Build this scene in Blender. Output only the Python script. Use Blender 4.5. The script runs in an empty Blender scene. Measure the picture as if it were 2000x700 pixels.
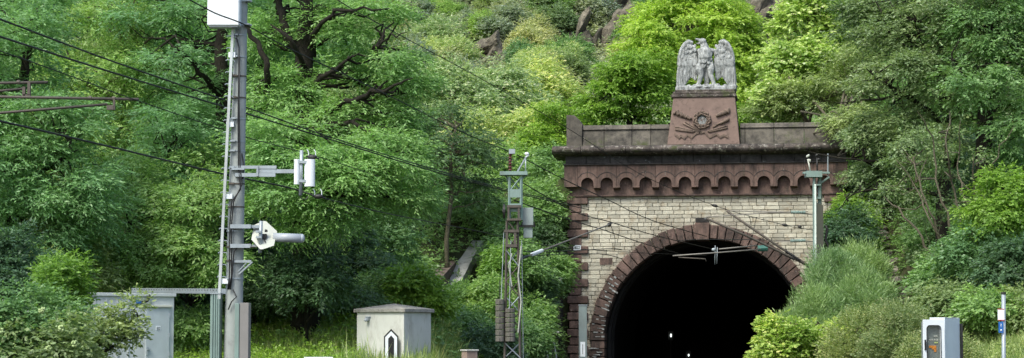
import bpy, bmesh, math, random
import numpy as np
from mathutils import Vector, Matrix, noise

random.seed(7)
PI = math.pi
# ------------------------------------------------------------------ camera, light, exposure
F = 4000.0; CAMH = 2.5; PITCH = math.atan(301 / 4000.0)
scene = bpy.context.scene
COL = scene.collection
cam_d = bpy.data.cameras.new('camera'); cam = bpy.data.objects.new('camera', cam_d); COL.objects.link(cam)
cam.location = (0, 0, CAMH); cam.rotation_euler = (PI / 2 + PITCH, 0, 0)
cam_d.sensor_width = 36; cam_d.lens = 72; cam_d.clip_end = 3000; cam_d.clip_start = 0.1
scene.camera = cam
SUN_EL, SUN_AZ = math.radians(52), math.radians(215)      # azimuth clockwise from +Y: behind the camera, to the left
w = bpy.data.worlds.new('World'); scene.world = w; w.use_nodes = True
nt = w.node_tree; bg = nt.nodes['Background']
sky = nt.nodes.new('ShaderNodeTexSky'); sky.sky_type = 'NISHITA'; sky.sun_disc = False
sky.sun_elevation = SUN_EL; sky.sun_rotation = SUN_AZ; sky.air_density = 1.0; sky.dust_density = 3.0
nt.links.new(sky.outputs[0], bg.inputs[0]); bg.inputs[1].default_value = 0.15
sl = bpy.data.lights.new('sun', 'SUN'); sl.energy = 1.9; sl.angle = math.radians(22); sl.color = (.98, 1, .9)
so = bpy.data.objects.new('sun', sl); COL.objects.link(so)
sd = Vector((math.sin(SUN_AZ) * math.cos(SUN_EL), math.cos(SUN_AZ) * math.cos(SUN_EL), math.sin(SUN_EL)))
so.rotation_euler = sd.to_track_quat('Z', 'Y').to_euler(); so.location = (0, -20, 60)
scene.view_settings.view_transform = 'Standard'; scene.view_settings.look = 'None'
scene.view_settings.gamma = 1; scene.view_settings.exposure = 0.8
scene.cycles.max_bounces = 8; scene.cycles.diffuse_bounces = 5; scene.cycles.transmission_bounces = 5
scene.cycles.caustics_reflective = False; scene.cycles.caustics_refractive = False

# ------------------------------------------------------------------ geometry helpers
CP, SP = math.cos(PITCH), math.sin(PITCH)
def ray(px, py):
    a = (px - 1000) / F; b = (350 - py) / F
    return Vector((a, CP - b * SP, SP + b * CP))
def W(px, py, Y):
    d = ray(px, py); t = Y / d.y
    return Vector((d.x * t, Y, CAMH + d.z * t))
def ppm(Y): return F / Y

class MB:
    def __init__(s): s.v = []; s.f = []
    def add(s, vs, fs):
        n = len(s.v); s.v += [tuple(v) for v in vs]; s.f += [tuple(i + n for i in f) for f in fs]; return s
    def box(s, c, d, rot=None, bev=0.0):
        x, y, z = d[0] / 2, d[1] / 2, d[2] / 2
        vs = [Vector(p) for p in ((-x,-y,-z),(x,-y,-z),(x,y,-z),(-x,y,-z),(-x,-y,z),(x,-y,z),(x,y,z),(-x,y,z))]
        fs = [(0,3,2,1),(4,5,6,7),(0,1,5,4),(1,2,6,5),(2,3,7,6),(3,0,4,7)]
        if bev > 0:
            bm = bmesh.new(); bv = [bm.verts.new(v) for v in vs]
            for f in fs: bm.faces.new([bv[i] for i in f])
            bmesh.ops.bevel(bm, geom=bm.edges[:], offset=bev, segments=1, affect='EDGES')
            bm.verts.index_update(); vs = [v.co.copy() for v in bm.verts]; fs = [[v.index for v in f.verts] for f in bm.faces]; bm.free()
        if rot is not None: vs = [rot @ v for v in vs]
        return s.add([v + Vector(c) for v in vs], fs)
    def b2(s, x0, x1, y0, y1, z0, z1, bev=0.0):
        return s.box(((x0+x1)/2, (y0+y1)/2, (z0+z1)/2), (abs(x1-x0), abs(y1-y0), abs(z1-z0)), None, bev)
    def tube(s, pts, r, n=8, cap=True):
        pts = [Vector(p) for p in pts]; rs = r if isinstance(r, (list, tuple)) else [r] * len(pts)
        up = None; rings = []
        for i, p in enumerate(pts):
            t = (pts[min(i+1, len(pts)-1)] - pts[max(i-1, 0)])
            if t.length < 1e-9: t = Vector((0,0,1))
            t.normalize()
            if up is None:
                a = Vector((0,0,1)) if abs(t.z) < .9 else Vector((1,0,0)); up = (a - t * a.dot(t)).normalized()
            else: 
                up = up - t * up.dot(t)
                up = up.normalized() if up.length > 1e-6 else Vector((1,0,0))
            sd_ = t.cross(up)
            rings.append([p + (up * math.cos(2*PI*k/n) + sd_ * math.sin(2*PI*k/n)) * rs[i] for k in range(n)])
        vs = [v for rg in rings for v in rg]; fs = []
        for i in range(len(pts) - 1):
            for k in range(n):
                a = i*n+k; b = i*n+(k+1) % n; fs.append((a, b, b+n, a+n))
        if cap: fs.append(tuple(range(n-1, -1, -1))); fs.append(tuple(range((len(pts)-1)*n, len(pts)*n)))
        return s.add(vs, fs)
    def prism(s, poly, y0, y1, M=None):       # polygon in local x,z extruded along y
        n = len(poly)
        vs = [Vector((p[0], y0, p[1])) for p in poly] + [Vector((p[0], y1, p[1])) for p in poly]
        if M is not None: vs = [M @ v for v in vs]
        return s.add(vs, [tuple(range(n)), tuple(range(2*n-1, n-1, -1))] + [(i, i+n, (i+1) % n + n, (i+1) % n) for i in range(n)])
    def profile(s, prof, x0, x1):              # profile in y,z extruded along x
        n = len(prof)
        vs = [(x0, p[0], p[1]) for p in prof] + [(x1, p[0], p[1]) for p in prof]
        return s.add(vs, [tuple(range(n)), tuple(range(2*n-1, n-1, -1))] + [(i, i+n, (i+1) % n + n, (i+1) % n) for i in range(n)])
    def ell(s, c, r, nu=14, nv=9, M=None):
        vs = []; fs = []
        for j in range(nv + 1):
            th = PI * j / nv
            for i in range(nu):
                ph = 2*PI*i/nu
                v = Vector((r[0]*math.sin(th)*math.cos(ph), r[1]*math.sin(th)*math.sin(ph), r[2]*math.cos(th)))
                if M is not None: v = M @ v
                vs.append(v + Vector(c))
        for j in range(nv):
            for i in range(nu):
                a = j*nu+i; b = j*nu+(i+1) % nu; fs.append((a, a+nu, b+nu, b))
        return s.add(vs, fs)
    def build(s, name, mat, parent=None, smooth=False, bevel=0.0):
        me = bpy.data.meshes.new(name); me.from_pydata(s.v, [], s.f)
        bm = bmesh.new(); bm.from_mesh(me)
        bmesh.ops.remove_doubles(bm, verts=bm.verts[:], dist=1e-5)
        bmesh.ops.recalc_face_normals(bm, faces=bm.faces[:]); bm.to_mesh(me); bm.free()
        if smooth:
            me.polygons.foreach_set('use_smooth', [True] * len(me.polygons))
        me.materials.append(mat)
        o = bpy.data.objects.new(name, me); COL.objects.link(o)
        if parent is not None: o.parent = parent
        if bevel > 0:
            m = o.modifiers.new('bevel', 'BEVEL'); m.width = bevel; m.segments = 2; m.limit_method = 'ANGLE'
        return o
def tag(o, label=None, cat=None, group=None, kind=None):
    if label: o['label'] = label
    if cat: o['category'] = cat
    if group: o['group'] = group
    if kind: o['kind'] = kind
    return o
def empty(name, loc, rz=0.0, **k):
    o = bpy.data.objects.new(name, None); COL.objects.link(o); o.location = loc; o.rotation_euler = (0, 0, rz); o.empty_display_size = .3
    return tag(o, **k)
def copy_tree(o, parent=None):
    c = o.copy(); COL.objects.link(c); c.parent = parent
    for ch in list(KIDS.get(o.name, [])): copy_tree(ch, c)
    return c
KIDS = {}
def reg(root):
    KIDS[root.name] = [c for c in bpy.data.objects if c.parent == root]
    for c in KIDS[root.name]: KIDS[c.name] = []
def text_mesh(name, body, size, M, mat, parent=None, ext=.004):
    cu = bpy.data.curves.new(name, 'FONT'); cu.body = body; cu.size = size; cu.align_x = 'CENTER'; cu.align_y = 'CENTER'; cu.extrude = ext
    t = bpy.data.objects.new(name, cu); COL.objects.link(t)
    dg = bpy.context.evaluated_depsgraph_get(); me = bpy.data.meshes.new_from_object(t.evaluated_get(dg))
    bpy.data.objects.remove(t); me.transform(M); me.materials.clear(); me.materials.append(mat)
    o = bpy.data.objects.new(name, me); COL.objects.link(o)
    if parent is not None: o.parent = parent
    return o

# ------------------------------------------------------------------ materials
def new_mat(name):
    m = bpy.data.materials.new(name); m.use_nodes = True; t = m.node_tree; t.nodes.clear()
    out = t.nodes.new('ShaderNodeOutputMaterial'); return m, t, out
def ramp(t, fac, stops):
    r = t.nodes.new('ShaderNodeValToRGB'); e = r.color_ramp.elements
    while len(e) < len(stops): e.new(.5)
    for i, (p, c) in enumerate(stops):
        e[i].position = p; e[i].color = (c[0], c[1], c[2], 1) if not isinstance(c, (int, float)) else (c, c, c, 1)
    t.links.new(fac, r.inputs[0]); return r.outputs[0]
def mix(t, fac, a, b, mode='MIX'):
    n = t.nodes.new('ShaderNodeMix'); n.data_type = 'RGBA'; n.blend_type = mode
    for sock, v in ((n.inputs[0], fac), (n.inputs[6], a), (n.inputs[7], b)):
        if isinstance(v, (int, float)): sock.default_value = v
        elif isinstance(v, tuple): sock.default_value = (v[0], v[1], v[2], 1)
        else: t.links.new(v, sock)
    return n.outputs[2]
def noise_n(t, vec, scale, detail=5, rough=.6, sx=None):
    n = t.nodes.new('ShaderNodeTexNoise'); n.inputs['Scale'].default_value = scale; n.inputs['Detail'].default_value = detail; n.inputs['Roughness'].default_value = rough
    if sx:
        mp = t.nodes.new('ShaderNodeMapping'); mp.inputs['Scale'].default_value = sx; t.links.new(vec, mp.inputs[0]); vec = mp.outputs[0]
    t.links.new(vec, n.inputs['Vector']); return n.outputs['Fac']
def stone(name, c1, c2, dark=(.03,.028,.026), dark_amt=.5, scale=1.5, bump=.5, island=.5, light=None, light_amt=.0, rough=.9, streak=False, moss=0, soot=0):
    m, t, out = new_mat(name)
    tc = t.nodes.new('ShaderNodeTexCoord').outputs['Object']
    geo = t.nodes.new('ShaderNodeNewGeometry')
    n1 = noise_n(t, tc, scale, 6, .65)
    col = ramp(t, n1, [(.3, c1), (.7, c2)])
    if island:
        v = ramp(t, geo.outputs['Random Per Island'], [(0, 1 - island), (.5, .97), (1, 1 + island * .55)])
        col = mix(t, 1.0, col, v, 'MULTIPLY')
    n2 = noise_n(t, tc, scale * 2.2, 8, .75, (1, 1, .35) if streak else None)
    dk = ramp(t, n2, [(.62 - dark_amt * .35, 0.0), (.82 - dark_amt * .25, 1.0)])
    col = mix(t, dk, col, dark)
    if light:
        n3 = noise_n(t, tc, scale * 4, 6, .7, (1, 1, .5) if streak else None)
        lk = ramp(t, n3, [(.68 - light_amt * .3, 0.0), (.74 - light_amt * .2, 1.0)])
        col = mix(t, lk, col, light)
    if moss:
        n4 = noise_n(t, tc, scale * 1.3, 5, .7)
        mk = ramp(t, n4, [(.6 - moss*.2, 0.0), (.72 - moss*.2, .8)]); col = mix(t, mk, col, (.06, .075, .025))
    if soot:
        sx_ = t.nodes.new('ShaderNodeSeparateXYZ'); t.links.new(tc, sx_.inputs[0])
        cb = t.nodes.new('ShaderNodeCombineXYZ'); t.links.new(sx_.outputs[0], cb.inputs[0])
        sb_ = t.nodes.new('ShaderNodeMath'); sb_.operation = 'SUBTRACT'; sb_.inputs[1].default_value = soot; t.links.new(sx_.outputs[2], sb_.inputs[0]); t.links.new(sb_.outputs[0], cb.inputs[2])
        ln = t.nodes.new('ShaderNodeVectorMath'); ln.operation = 'LENGTH'; t.links.new(cb.outputs[0], ln.inputs[0])
        n5 = noise_n(t, tc, .9, 6, .75, (1.6, 1, .5)); ad = t.nodes.new('ShaderNodeMath'); ad.operation = 'MULTIPLY_ADD'; ad.inputs[1].default_value = 2.2; t.links.new(n5, ad.inputs[0]); t.links.new(ln.outputs['Value'], ad.inputs[2])
        mr = t.nodes.new('ShaderNodeMapRange'); mr.inputs[1].default_value = 5.7; mr.inputs[2].default_value = 6.5; mr.inputs[3].default_value = .62; mr.inputs[4].default_value = 0; t.links.new(ad.outputs[0], mr.inputs[0])
        col = mix(t, mr.outputs[0], col, (.2, .165, .13))
        n6 = noise_n(t, tc, 1.6, 5, .7, (3, 1, .25)); col = mix(t, ramp(t, n6, [(.56, 0.0), (.75, .6)]), col, (.3, .24, .16))
    p = t.nodes.new('ShaderNodeBsdfPrincipled'); p.inputs['Roughness'].default_value = rough
    p.inputs['Specular IOR Level'].default_value = .25
    t.links.new(col, p.inputs['Base Color'])
    b = t.nodes.new('ShaderNodeBump'); b.inputs['Strength'].default_value = bump; b.inputs['Distance'].default_value = .06
    nb = noise_n(t, tc, scale * 6, 8, .7); t.links.new(nb, b.inputs['Height']); t.links.new(b.outputs[0], p.inputs['Normal'])
    t.links.new(p.outputs[0], out.inputs[0]); return m
def paint(name, c, rough=.5, metal=0.0, dirt=.25, scale=3.0, dirtc=(.12, .11, .09), spec=.4):
    m, t, out = new_mat(name)
    tc = t.nodes.new('ShaderNodeTexCoord').outputs['Object']
    n = noise_n(t, tc, scale, 7, .7, (1, 1, .4))
    k = ramp(t, n, [(.45, 0.0), (.85, dirt * 2)])
    col = mix(t, k, tuple(c), dirtc)
    n2 = noise_n(t, tc, scale * .6, 3); v = ramp(t, n2, [(.3, .9), (.7, 1.05)]); col = mix(t, 1.0, col, v, 'MULTIPLY')
    p = t.nodes.new('ShaderNodeBsdfPrincipled'); p.inputs['Roughness'].default_value = rough; p.inputs['Metallic'].default_value = metal
    p.inputs['Specular IOR Level'].default_value = spec
    t.links.new(col, p.inputs['Base Color']); t.links.new(p.outputs[0], out.inputs[0]); return m
LFG = 1.27
def leafmat(name, c1, c2, c3=None, trans=.42, gloss=.35, objvar=.18, clump=.5, lf=1.55):
    lf *= LFG; c1, c2 = [(c[0] * lf * 1.1, c[1] * lf * .96, c[2] * lf * 1.0) for c in (c1, c2)]; c3 = tuple(x * (1 + (lf-1)*.55) for x in c3) if c3 else c3
    c3 = tuple(min(x, .78) for x in c3) if c3 else c3
    m, t, out = new_mat(name)
    at = t.nodes.new('ShaderNodeAttribute'); at.attribute_name = 'rnd'
    tc = t.nodes.new('ShaderNodeTexCoord').outputs['Object']; oi = t.nodes.new('ShaderNodeObjectInfo')
    c1 = (c1[0]*1.12+.004, c1[1]*.97, c1[2]*1.12+.004); c2 = (c2[0]*1.12+.008, c2[1], c2[2]*1.15+.006)
    c3 = c3 or tuple(x * 1.25 for x in c2); c3 = (c3[0]*1.25, c3[1]*1.2, c3[2]*1.4); stops = [(0, c1), (.62, c2), (1.0, c3)]  # lightest stop raised to put leaf highlights into the colour
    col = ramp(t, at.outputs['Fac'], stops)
    n = noise_n(t, tc, clump, 3); v = ramp(t, n, [(.3, (.78, .84, .82)), (.7, (1.22, 1.14, 1.05))]); col = mix(t, 1.0, col, v, 'MULTIPLY')
    v2 = ramp(t, oi.outputs['Random'], [(0, (1 - objvar, 1 - objvar * .8, 1.0)), (1, (1 + objvar * 1.3, 1 + objvar * .7, .95))]); col = mix(t, 1.0, col, v2, 'MULTIPLY')
    p = t.nodes.new('ShaderNodeBsdfPrincipled'); p.inputs['Roughness'].default_value = gloss + .08; p.inputs['Specular IOR Level'].default_value = .5
    t.links.new(col, p.inputs['Base Color'])
    tr = t.nodes.new('ShaderNodeBsdfTranslucent'); tcx = mix(t, 1.0, col, (1.15, 1.25, .7), 'MULTIPLY'); t.links.new(tcx, tr.inputs[0])
    ms = t.nodes.new('ShaderNodeMixShader'); ms.inputs[0].default_value = trans
    t.links.new(p.outputs[0], ms.inputs[1]); t.links.new(tr.outputs[0], ms.inputs[2]); t.links.new(ms.outputs[0], out.inputs[0]); return m
def emis(name, c, s):
    m, t, out = new_mat(name); e = t.nodes.new('ShaderNodeEmission'); e.inputs[0].default_value = (*c, 1); e.inputs[1].default_value = s
    t.links.new(e.outputs[0], out.inputs[0]); return m

RED = stone('red_sandstone', (.155,.1,.083), (.215,.145,.12), dark_amt=.55, scale=1.2, island=.28, bump=.5, streak=True, light=(.33,.26,.22), light_amt=.12)
REDD = stone('soiled_red_sandstone', (.12,.08,.068), (.185,.125,.105), dark_amt=.6, scale=1.4, island=.4, light=(.4,.38,.37), light_amt=.1, bump=.7, streak=True)
PED = stone('pedestal_sandstone', (.175,.125,.105), (.24,.17,.142), dark_amt=.25, scale=2.2, island=0, bump=.25)
RELIEF = stone('carved_sandstone', (.16,.118,.092), (.23,.17,.135), dark_amt=.45, scale=6, island=.15, bump=.4)
CORN = stone('weathered_cornice', (.085,.07,.06), (.15,.125,.11), dark=(.02,.019,.018), dark_amt=.6, scale=1.3, island=.3, bump=1, light=(.34,.32,.27), light_amt=.42, moss=.35)
FASC = stone('blackened_fascia', (.045,.042,.04), (.085,.08,.078), dark=(.012,.012,.012), dark_amt=.5, scale=1.0, island=.3, light=(.26,.28,.29), light_amt=.2, bump=.6)
PARA = stone('grey_parapet_stone', (.105,.095,.078), (.17,.152,.125), dark=(.035,.033,.03), dark_amt=.55, scale=.9, island=.3, bump=.5, light=(.27,.25,.2), light_amt=.12, moss=.2)
LIME = stone('limestone_blocks', (.45,.425,.34), (.56,.535,.44), dark=(.3,.22,.13), dark_amt=.3, scale=1.1, island=.3, bump=.7, soot=2.2)
MORT = stone('mortar', (.17,.155,.13), (.24,.22,.185), island=0, dark_amt=.3)
LICH = stone('lichen_white_stone', (.36,.38,.37), (.56,.58,.57), dark=(.09,.09,.085), dark_amt=.55, scale=4.5, island=.1, bump=1.0, streak=True)
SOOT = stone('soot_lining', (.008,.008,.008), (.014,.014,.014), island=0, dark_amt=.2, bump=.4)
DWALL = stone('dark_retaining_stone', (.045,.04,.038), (.08,.068,.064), island=.3, dark_amt=.4, scale=2)
CONC = stone('concrete', (.42,.42,.39), (.52,.52,.48), dark=(.15,.14,.12), dark_amt=.35, scale=2, island=0, bump=.3)
MASTC = stone('mast_concrete', (.29,.32,.31), (.36,.39,.38), dark=(.2,.2,.2), dark_amt=.25, scale=2, island=0, bump=.15)
HUTW = stone('hut_render', (.54,.55,.51), (.61,.62,.58), dark=(.36,.35,.3), dark_amt=.36, scale=1.5, island=0, bump=.12, streak=True)
HUTR = stone('hut_roof_slab', (.28,.27,.25), (.37,.36,.33), dark=(.12,.11,.1), dark_amt=.4, scale=3, island=0, bump=.5)
ROCK = stone('hill_rock', (.1,.09,.062), (.24,.215,.165), dark=(.025,.02,.02), dark_amt=.5, scale=.9, island=0, bump=1.0)
PATHS = stone('path_stones', (.2,.17,.15), (.34,.3,.26), island=.3, dark_amt=.4, scale=3, bump=.6)
BARK = stone('dark_bark', (.014,.013,.009), (.034,.03,.019), island=0, dark_amt=.4, scale=6, bump=1)
BARKL = stone('grey_bark', (.1,.09,.055), (.19,.17,.115), island=0, dark_amt=.4, scale=6, bump=1)
GALV = paint('galvanised_steel', (.36,.41,.44), .45, .35, .2)
GREENM = paint('grey_green_steel', (.22,.31,.28), .55, .1, .35)
RUST = paint('rusty_steel', (.085,.075,.062), .75, .1, .45, dirtc=(.16,.13,.11))
DARKM = paint('dark_steel', (.03,.03,.03), .5, .3, .2)
WHITE = paint('white_enamel', (.78,.83,.86), .35, 0, .06)
OFFW = paint('offwhite_plastic', (.47,.49,.43), .5, 0, .2, dirtc=(.4,.38,.28))
GREYP = paint('grey_plastic', (.36,.4,.44), .4, 0, .1)
CABG = paint('cabinet_grey_paint', (.5,.545,.54), .45, 0, .18, dirtc=(.3,.3,.28))
GLASSD = paint('dark_cabinet_interior', (.1,.13,.12), .15, 0, .1)
BLUE = paint('blue_enamel', (.02,.12,.38), .4, 0, .05)
REDP = paint('red_enamel', (.45,.03,.02), .4, 0, .05)
ORANGE = paint('orange_plastic', (.7,.25,.03), .4, 0, .05)
BLACK = paint('black_rubber', (.012,.012,.013), .5, 0, .05)
IRONW = paint('weight_iron', (.12,.115,.095), .8, .1, .4, dirtc=(.2,.18,.17))
BROWNI = paint('brown_porcelain', (.12,.04,.035), .25, 0, .1)
TEAL = paint('green_sleeve', (.04,.16,.13), .5, 0, .15)
WIRE = paint('wire_copper', (.015,.017,.015), .6, .3, .1)
LAMPW = emis('lamp_glow', (.9, 1, .95), 2.2)

# ------------------------------------------------------------------ terrain
TH = math.radians(8)
O = W(1377, 350, 86); O.z = 0
CT, ST = math.cos(TH), math.sin(TH)
def uv(x, y):                       # portal frame: u along the wall, v out of the wall toward the viewer
    dx, dy = x - O.x, y - O.y
    return dx * CT - dy * ST, -dx * ST - dy * CT
HY = [(-60,.7),(0,.7),(35,.8),(55,1.05),(60,1.5),(66,3.0),(72,4.2),(80,5.6),(88,8.2),(100,11.5),(120,14),(150,20),(230,60),(330,110),(420,124),(520,118)]
def hY(y):
    for (a, p), (b, q) in zip(HY, HY[1:]):
        if y <= b: return p + (q - p) * max(0, (y - a)) / (b - a)
    return HY[-1][1]
def T(x, y):
    u, v = uv(x, y)
    h = hY(y - .03 * abs(x) * (1 if abs(x) < 30 else 1))
    h += .35 * noise.noise(Vector((x * .12, y * .12, 0))) * min(1, max(0, (y - 45) / 30))
    if 38 < y < 80 and u > 7: h += 1.6 * min(1, (u - 7) / 5) * min(1, (y - 38) / 14) * min(1, (80 - y) / 12)
    if y > 100:
        k = min(1, (y - 100) / 50)
        h += k * (7 * noise.noise(Vector((x * .022, y * .02, 3))) + 3.0 * noise.noise(Vector((x * .06, y * .055, 7))))
    if v > -1.0:
        s = abs(u); lim = max(0, (s - 5.3)) * (1.0 if v > 8 else 1.0 + 2.4 * ((8 - v) / 9) ** 2)
        h = min(h, lim)
    else:
        if abs(u) < 7 and v > -14: h = max(h, 9.6 - max(0, abs(u) - 6) * 1.5)
    return h
def TP(x, y, dz=0): return Vector((x, y, T(x, y) + dz))
def hit(px, py, y0=64):
    d = ray(px, py); y = y0
    while y < 400:
        t = y / d.y
        if T(d.x * t, y) > CAMH + d.z * t: return Vector((d.x * t, y, T(d.x * t, y)))
        y += .7
    return None
xs = list(np.arange(-230, -46, 6.0)) + list(np.arange(-46, 50, 1.0)) + list(np.arange(50, 260, 6.0))
ys = list(np.arange(-60, 30, 5.0)) + list(np.arange(30, 125, 1.0)) + list(np.arange(125, 240, 2.5)) + list(np.arange(240, 521, 10.0))
vs = [(x, y, T(x, y)) for y in ys for x in xs]; nx = len(xs); fs = []
for j in range(len(ys) - 1):
    for i in range(nx - 1):
        cx, cy = (xs[i] + xs[i+1]) / 2, (ys[j] + ys[j+1]) / 2; u, v = uv(cx, cy)
        q = [j*nx+i, j*nx+i+1, (j+1)*nx+i+1, (j+1)*nx+i]
        if abs(u) < 5.0 and -2.3 < v < 1.4: 
            continue
        fs.append(q)
GV, GF = np.array(vs), np.array(fs)
me = bpy.data.meshes.new('ground'); me.from_pydata(vs, [], fs); me.polygons.foreach_set('use_smooth', [True] * len(fs))
m, t, out = new_mat('soil_and_moss')
geo = t.nodes.new('ShaderNodeNewGeometry').outputs['Position']
n1 = noise_n(t, geo, .35, 8, .7); n2 = noise_n(t, geo, 3, 8, .7)
c = mix(t, ramp(t, n1, [(.35, 0.0), (.6, 1.0)]), (.03, .05, .016), (.065, .055, .035)); c = mix(t, ramp(t, n2, [(.4, 0.0), (.7, .7)]), c, (.05, .09, .025))
p = t.nodes.new('ShaderNodeBsdfPrincipled'); p.inputs['Roughness'].default_value = 1; p.inputs['Specular IOR Level'].default_value = .1; t.links.new(c, p.inputs['Base Color']); t.links.new(p.outputs[0], out.inputs[0])
me.materials.append(m); g = bpy.data.objects.new('ground', me); COL.objects.link(g); tag(g, kind='structure')
def hit2(px, py, y0=58, f=.25):
    d = ray(px, py); h_ = hit(px, py, y0); Y = h_.y - f; t = Y / d.y
    return Vector((d.x * t, Y, CAMH + d.z * t))
# ballast strip and rails along the portal axis
def PL(u, v, z): return Vector((O.x + u * CT - v * ST, O.y - u * ST - v * CT, z))
BAL = stone('ballast', (.12,.1,.09), (.2,.18,.16), island=0, dark_amt=.5, scale=9, bump=1.5)
mb = MB(); mb.add([PL(-4.25, 110, .05), PL(4.25, 110, .05), PL(4.25, -45, .05), PL(-4.25, -45, .05)], [(0,1,2,3)])
tag(mb.build('track_bed', BAL), kind='structure')
for c0 in (-2, 2):
    mb = MB()
    for r in (-.72, .72):
        a, b = c0 + r - .035, c0 + r + .035
        P8 = [PL(a, 110, .06), PL(b, 110, .06), PL(b, -45, .06), PL(a, -45, .06)]
        mb.add(P8 + [q + Vector((0,0,.15)) for q in P8], [(0,1,2,3),(4,5,6,7),(0,1,5,4),(1,2,6,5),(2,3,7,6),(3,0,4,7)])
    tag(mb.build('rails', RUST), kind='structure')

# ------------------------------------------------------------------ tunnel portal (local x along wall, -y toward viewer)
def LU(px): return (px - 1377) / 46.5
def LZ(py): return W(1377, py, 86).z
portal = empty('tunnel_portal', O, -TH, label='castellated stone railway tunnel portal with red sandstone arch and pale limestone wall', cat='tunnel portal')
RI, RO = 198 / 46.5, 227 / 46.5
ZC = LZ(666); ZTOP = LZ(382)
HW = 5.75
# body of the wall with the arch opening (mortar plane behind the blocks)
def arch_pts(r, n=48, z0=0.0): 
    return [(-r, z0)] + [(r * math.cos(PI - PI * k / n), ZC + r * math.sin(PI - PI * k / n)) for k in range(n + 1)] + [(r, z0)]
A = arch_pts(RI + .12); n = len(A); zt = LZ(300)
mb = MB(); N1 = 48
def frame_sheet(y):
    top = []
    for (x, z) in A:
        if z <= ZC + .001: top.append((math.copysign(HW - .05, x), z))
        else:
            a = math.atan2(z - ZC, x); c_, s_ = math.cos(a), math.sin(a)
            k = min((HW - .05) / max(abs(c_), 1e-6), (zt - ZC) / max(s_, 1e-6)); top.append((c_ * k, ZC + s_ * k))
    return top
Bp = frame_sheet(0)
for y, flip in ((.06, 0), (1.5, 1)):
    vs_ = [(p[0], y, p[1]) for p in A] + [(p[0], y, p[1]) for p in Bp]
    mb.add(vs_, [(i, i+1, i+1+n, i+n) for i in range(n-1)])
for sx in (-1, 1):   # corner fill + end walls
    mb.b2(sx*(HW-.04), sx*(HW-.35), .07, 1.5, 0, zt)
mb.b2(-HW+.05, HW-.05, .08, 1.5, ZC + RI + 1.0, zt - .01)
mb.build('mortar_bed', MORT, portal)
# limestone blocks, one mesh, each course laid separately
mb = MB(); z = 0.0; rr = random.Random(3); ch = .172
def quoin_w(z): return .88 if int((ZTOP - z) / .35) % 2 == 0 else .62
while z < ZTOP - .02:
    h = min(ch * rr.uniform(.88, 1.12), ZTOP - z)
    if ZTOP - z - h < .08: h = ZTOP - z
    x = -HW + .55 - rr.random() * .3
    while x < HW - .55:
        wd = rr.uniform(.26, .62)
        cx = x + wd / 2; cz = z + h / 2
        dd = math.hypot(max(0, abs(cx) - wd / 2), max(cz - ZC, 0)) if cz > ZC else abs(cx) - wd / 2
        dmin = math.hypot(max(0, abs(cx) - wd/2), cz - h/2 - ZC) if cz > ZC else abs(cx) - wd/2
        if dmin > RI + .2:
            pr = rr.uniform(-.012, .014)
            mb.box((cx, .03 + pr, cz), (wd - .018, .12, h - .016), None, .009)
        x += wd
    z += h
mb.build('limestone_blocks', LIME, portal)
# quoins at both ends
for sx in (-1, 1):
  k = 0; z = ZTOP; mbq = MB()
  while z > 0:
    h = .345; wlen = .9 if k % 2 == 0 else .62
    if 1:
        off = .10 if k % 2 == 0 else 0
        a, b = HW + off * .9, HW - wlen + .1
        mbq.b2(sx * a, sx * b, -.09 - off * .5, 1.45, z - h + .012, z - .012, .028)
    z -= h + .005; k += 1
  mbq.build('quoin_stones', RED, portal)
# voussoirs
mb = MB(); NV = 41; rr = random.Random(5)
for i in range(NV):
    if i == NV // 2: continue
    a0, a1 = PI * i / NV, PI * (i + 1) / NV; g_ = .016
    r1 = RO + rr.uniform(-.03, .03); r0 = RI + rr.uniform(-.025, .02); pr = rr.uniform(-.03, .03)
    poly = [(r0*math.cos(a0+g_/r0), ZC+r0*math.sin(a0+g_/r0)), (r1*math.cos(a0+g_/r1), ZC+r1*math.sin(a0+g_/r1)), (r1*math.cos(a1-g_/r1), ZC+r1*math.sin(a1-g_/r1)), (r0*math.cos(a1-g_/r0), ZC+r0*math.sin(a1-g_/r0))]
    cx = sum(p_[0] for p_ in poly)/4; cz = sum(p_[1] for p_ in poly)/4
    inner = [(cx+(p_[0]-cx)*.86, cz+(p_[1]-cz)*.9) for p_ in poly]
    vs_ = [(p_[0], .8, p_[1]) for p_ in poly] + [(p_[0], -.15+pr, p_[1]) for p_ in poly] + [(p_[0], -.2+pr, p_[1]) for p_ in inner]
    mb.add(vs_, [(0,1,2,3)] + [(j, (j+1)%4, (j+1)%4+4, j+4) for j in range(4)] + [(j+4, (j+1)%4+4, (j+1)%4+8, j+8) for j in range(4)] + [(8,9,10,11)])
z = ZC
while z > 0:
    for sx in (-1, 1): mb.b2(sx*RI, sx*(RO+rr.uniform(-.04,.04)), -.18+rr.uniform(-.03,.03), .8, max(0, z-.34)+.01, z-.01, .03)
    z -= .34
mb.build('arch_voussoir_ring', REDD, portal)
mb = MB(); mb.prism([(LU(1359), LZ(470)), (LU(1384), LZ(470)), (LU(1386), LZ(436)), (LU(1357), LZ(436))], -.34, .8)
mb.build('keystone', RED, portal, bevel=.03)
mb = MB(); mb.b2(LU(1358), LU(1384), -.1, .1, LZ(435), LZ(426)); mb.build('keystone_plaque', FASC, portal, bevel=.01)
mb = MB(); mb.b2(LU(1170), LU(1195), -.045, .1, LZ(517), LZ(503), .01); mb.build('dark_block', REDD, portal)
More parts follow.
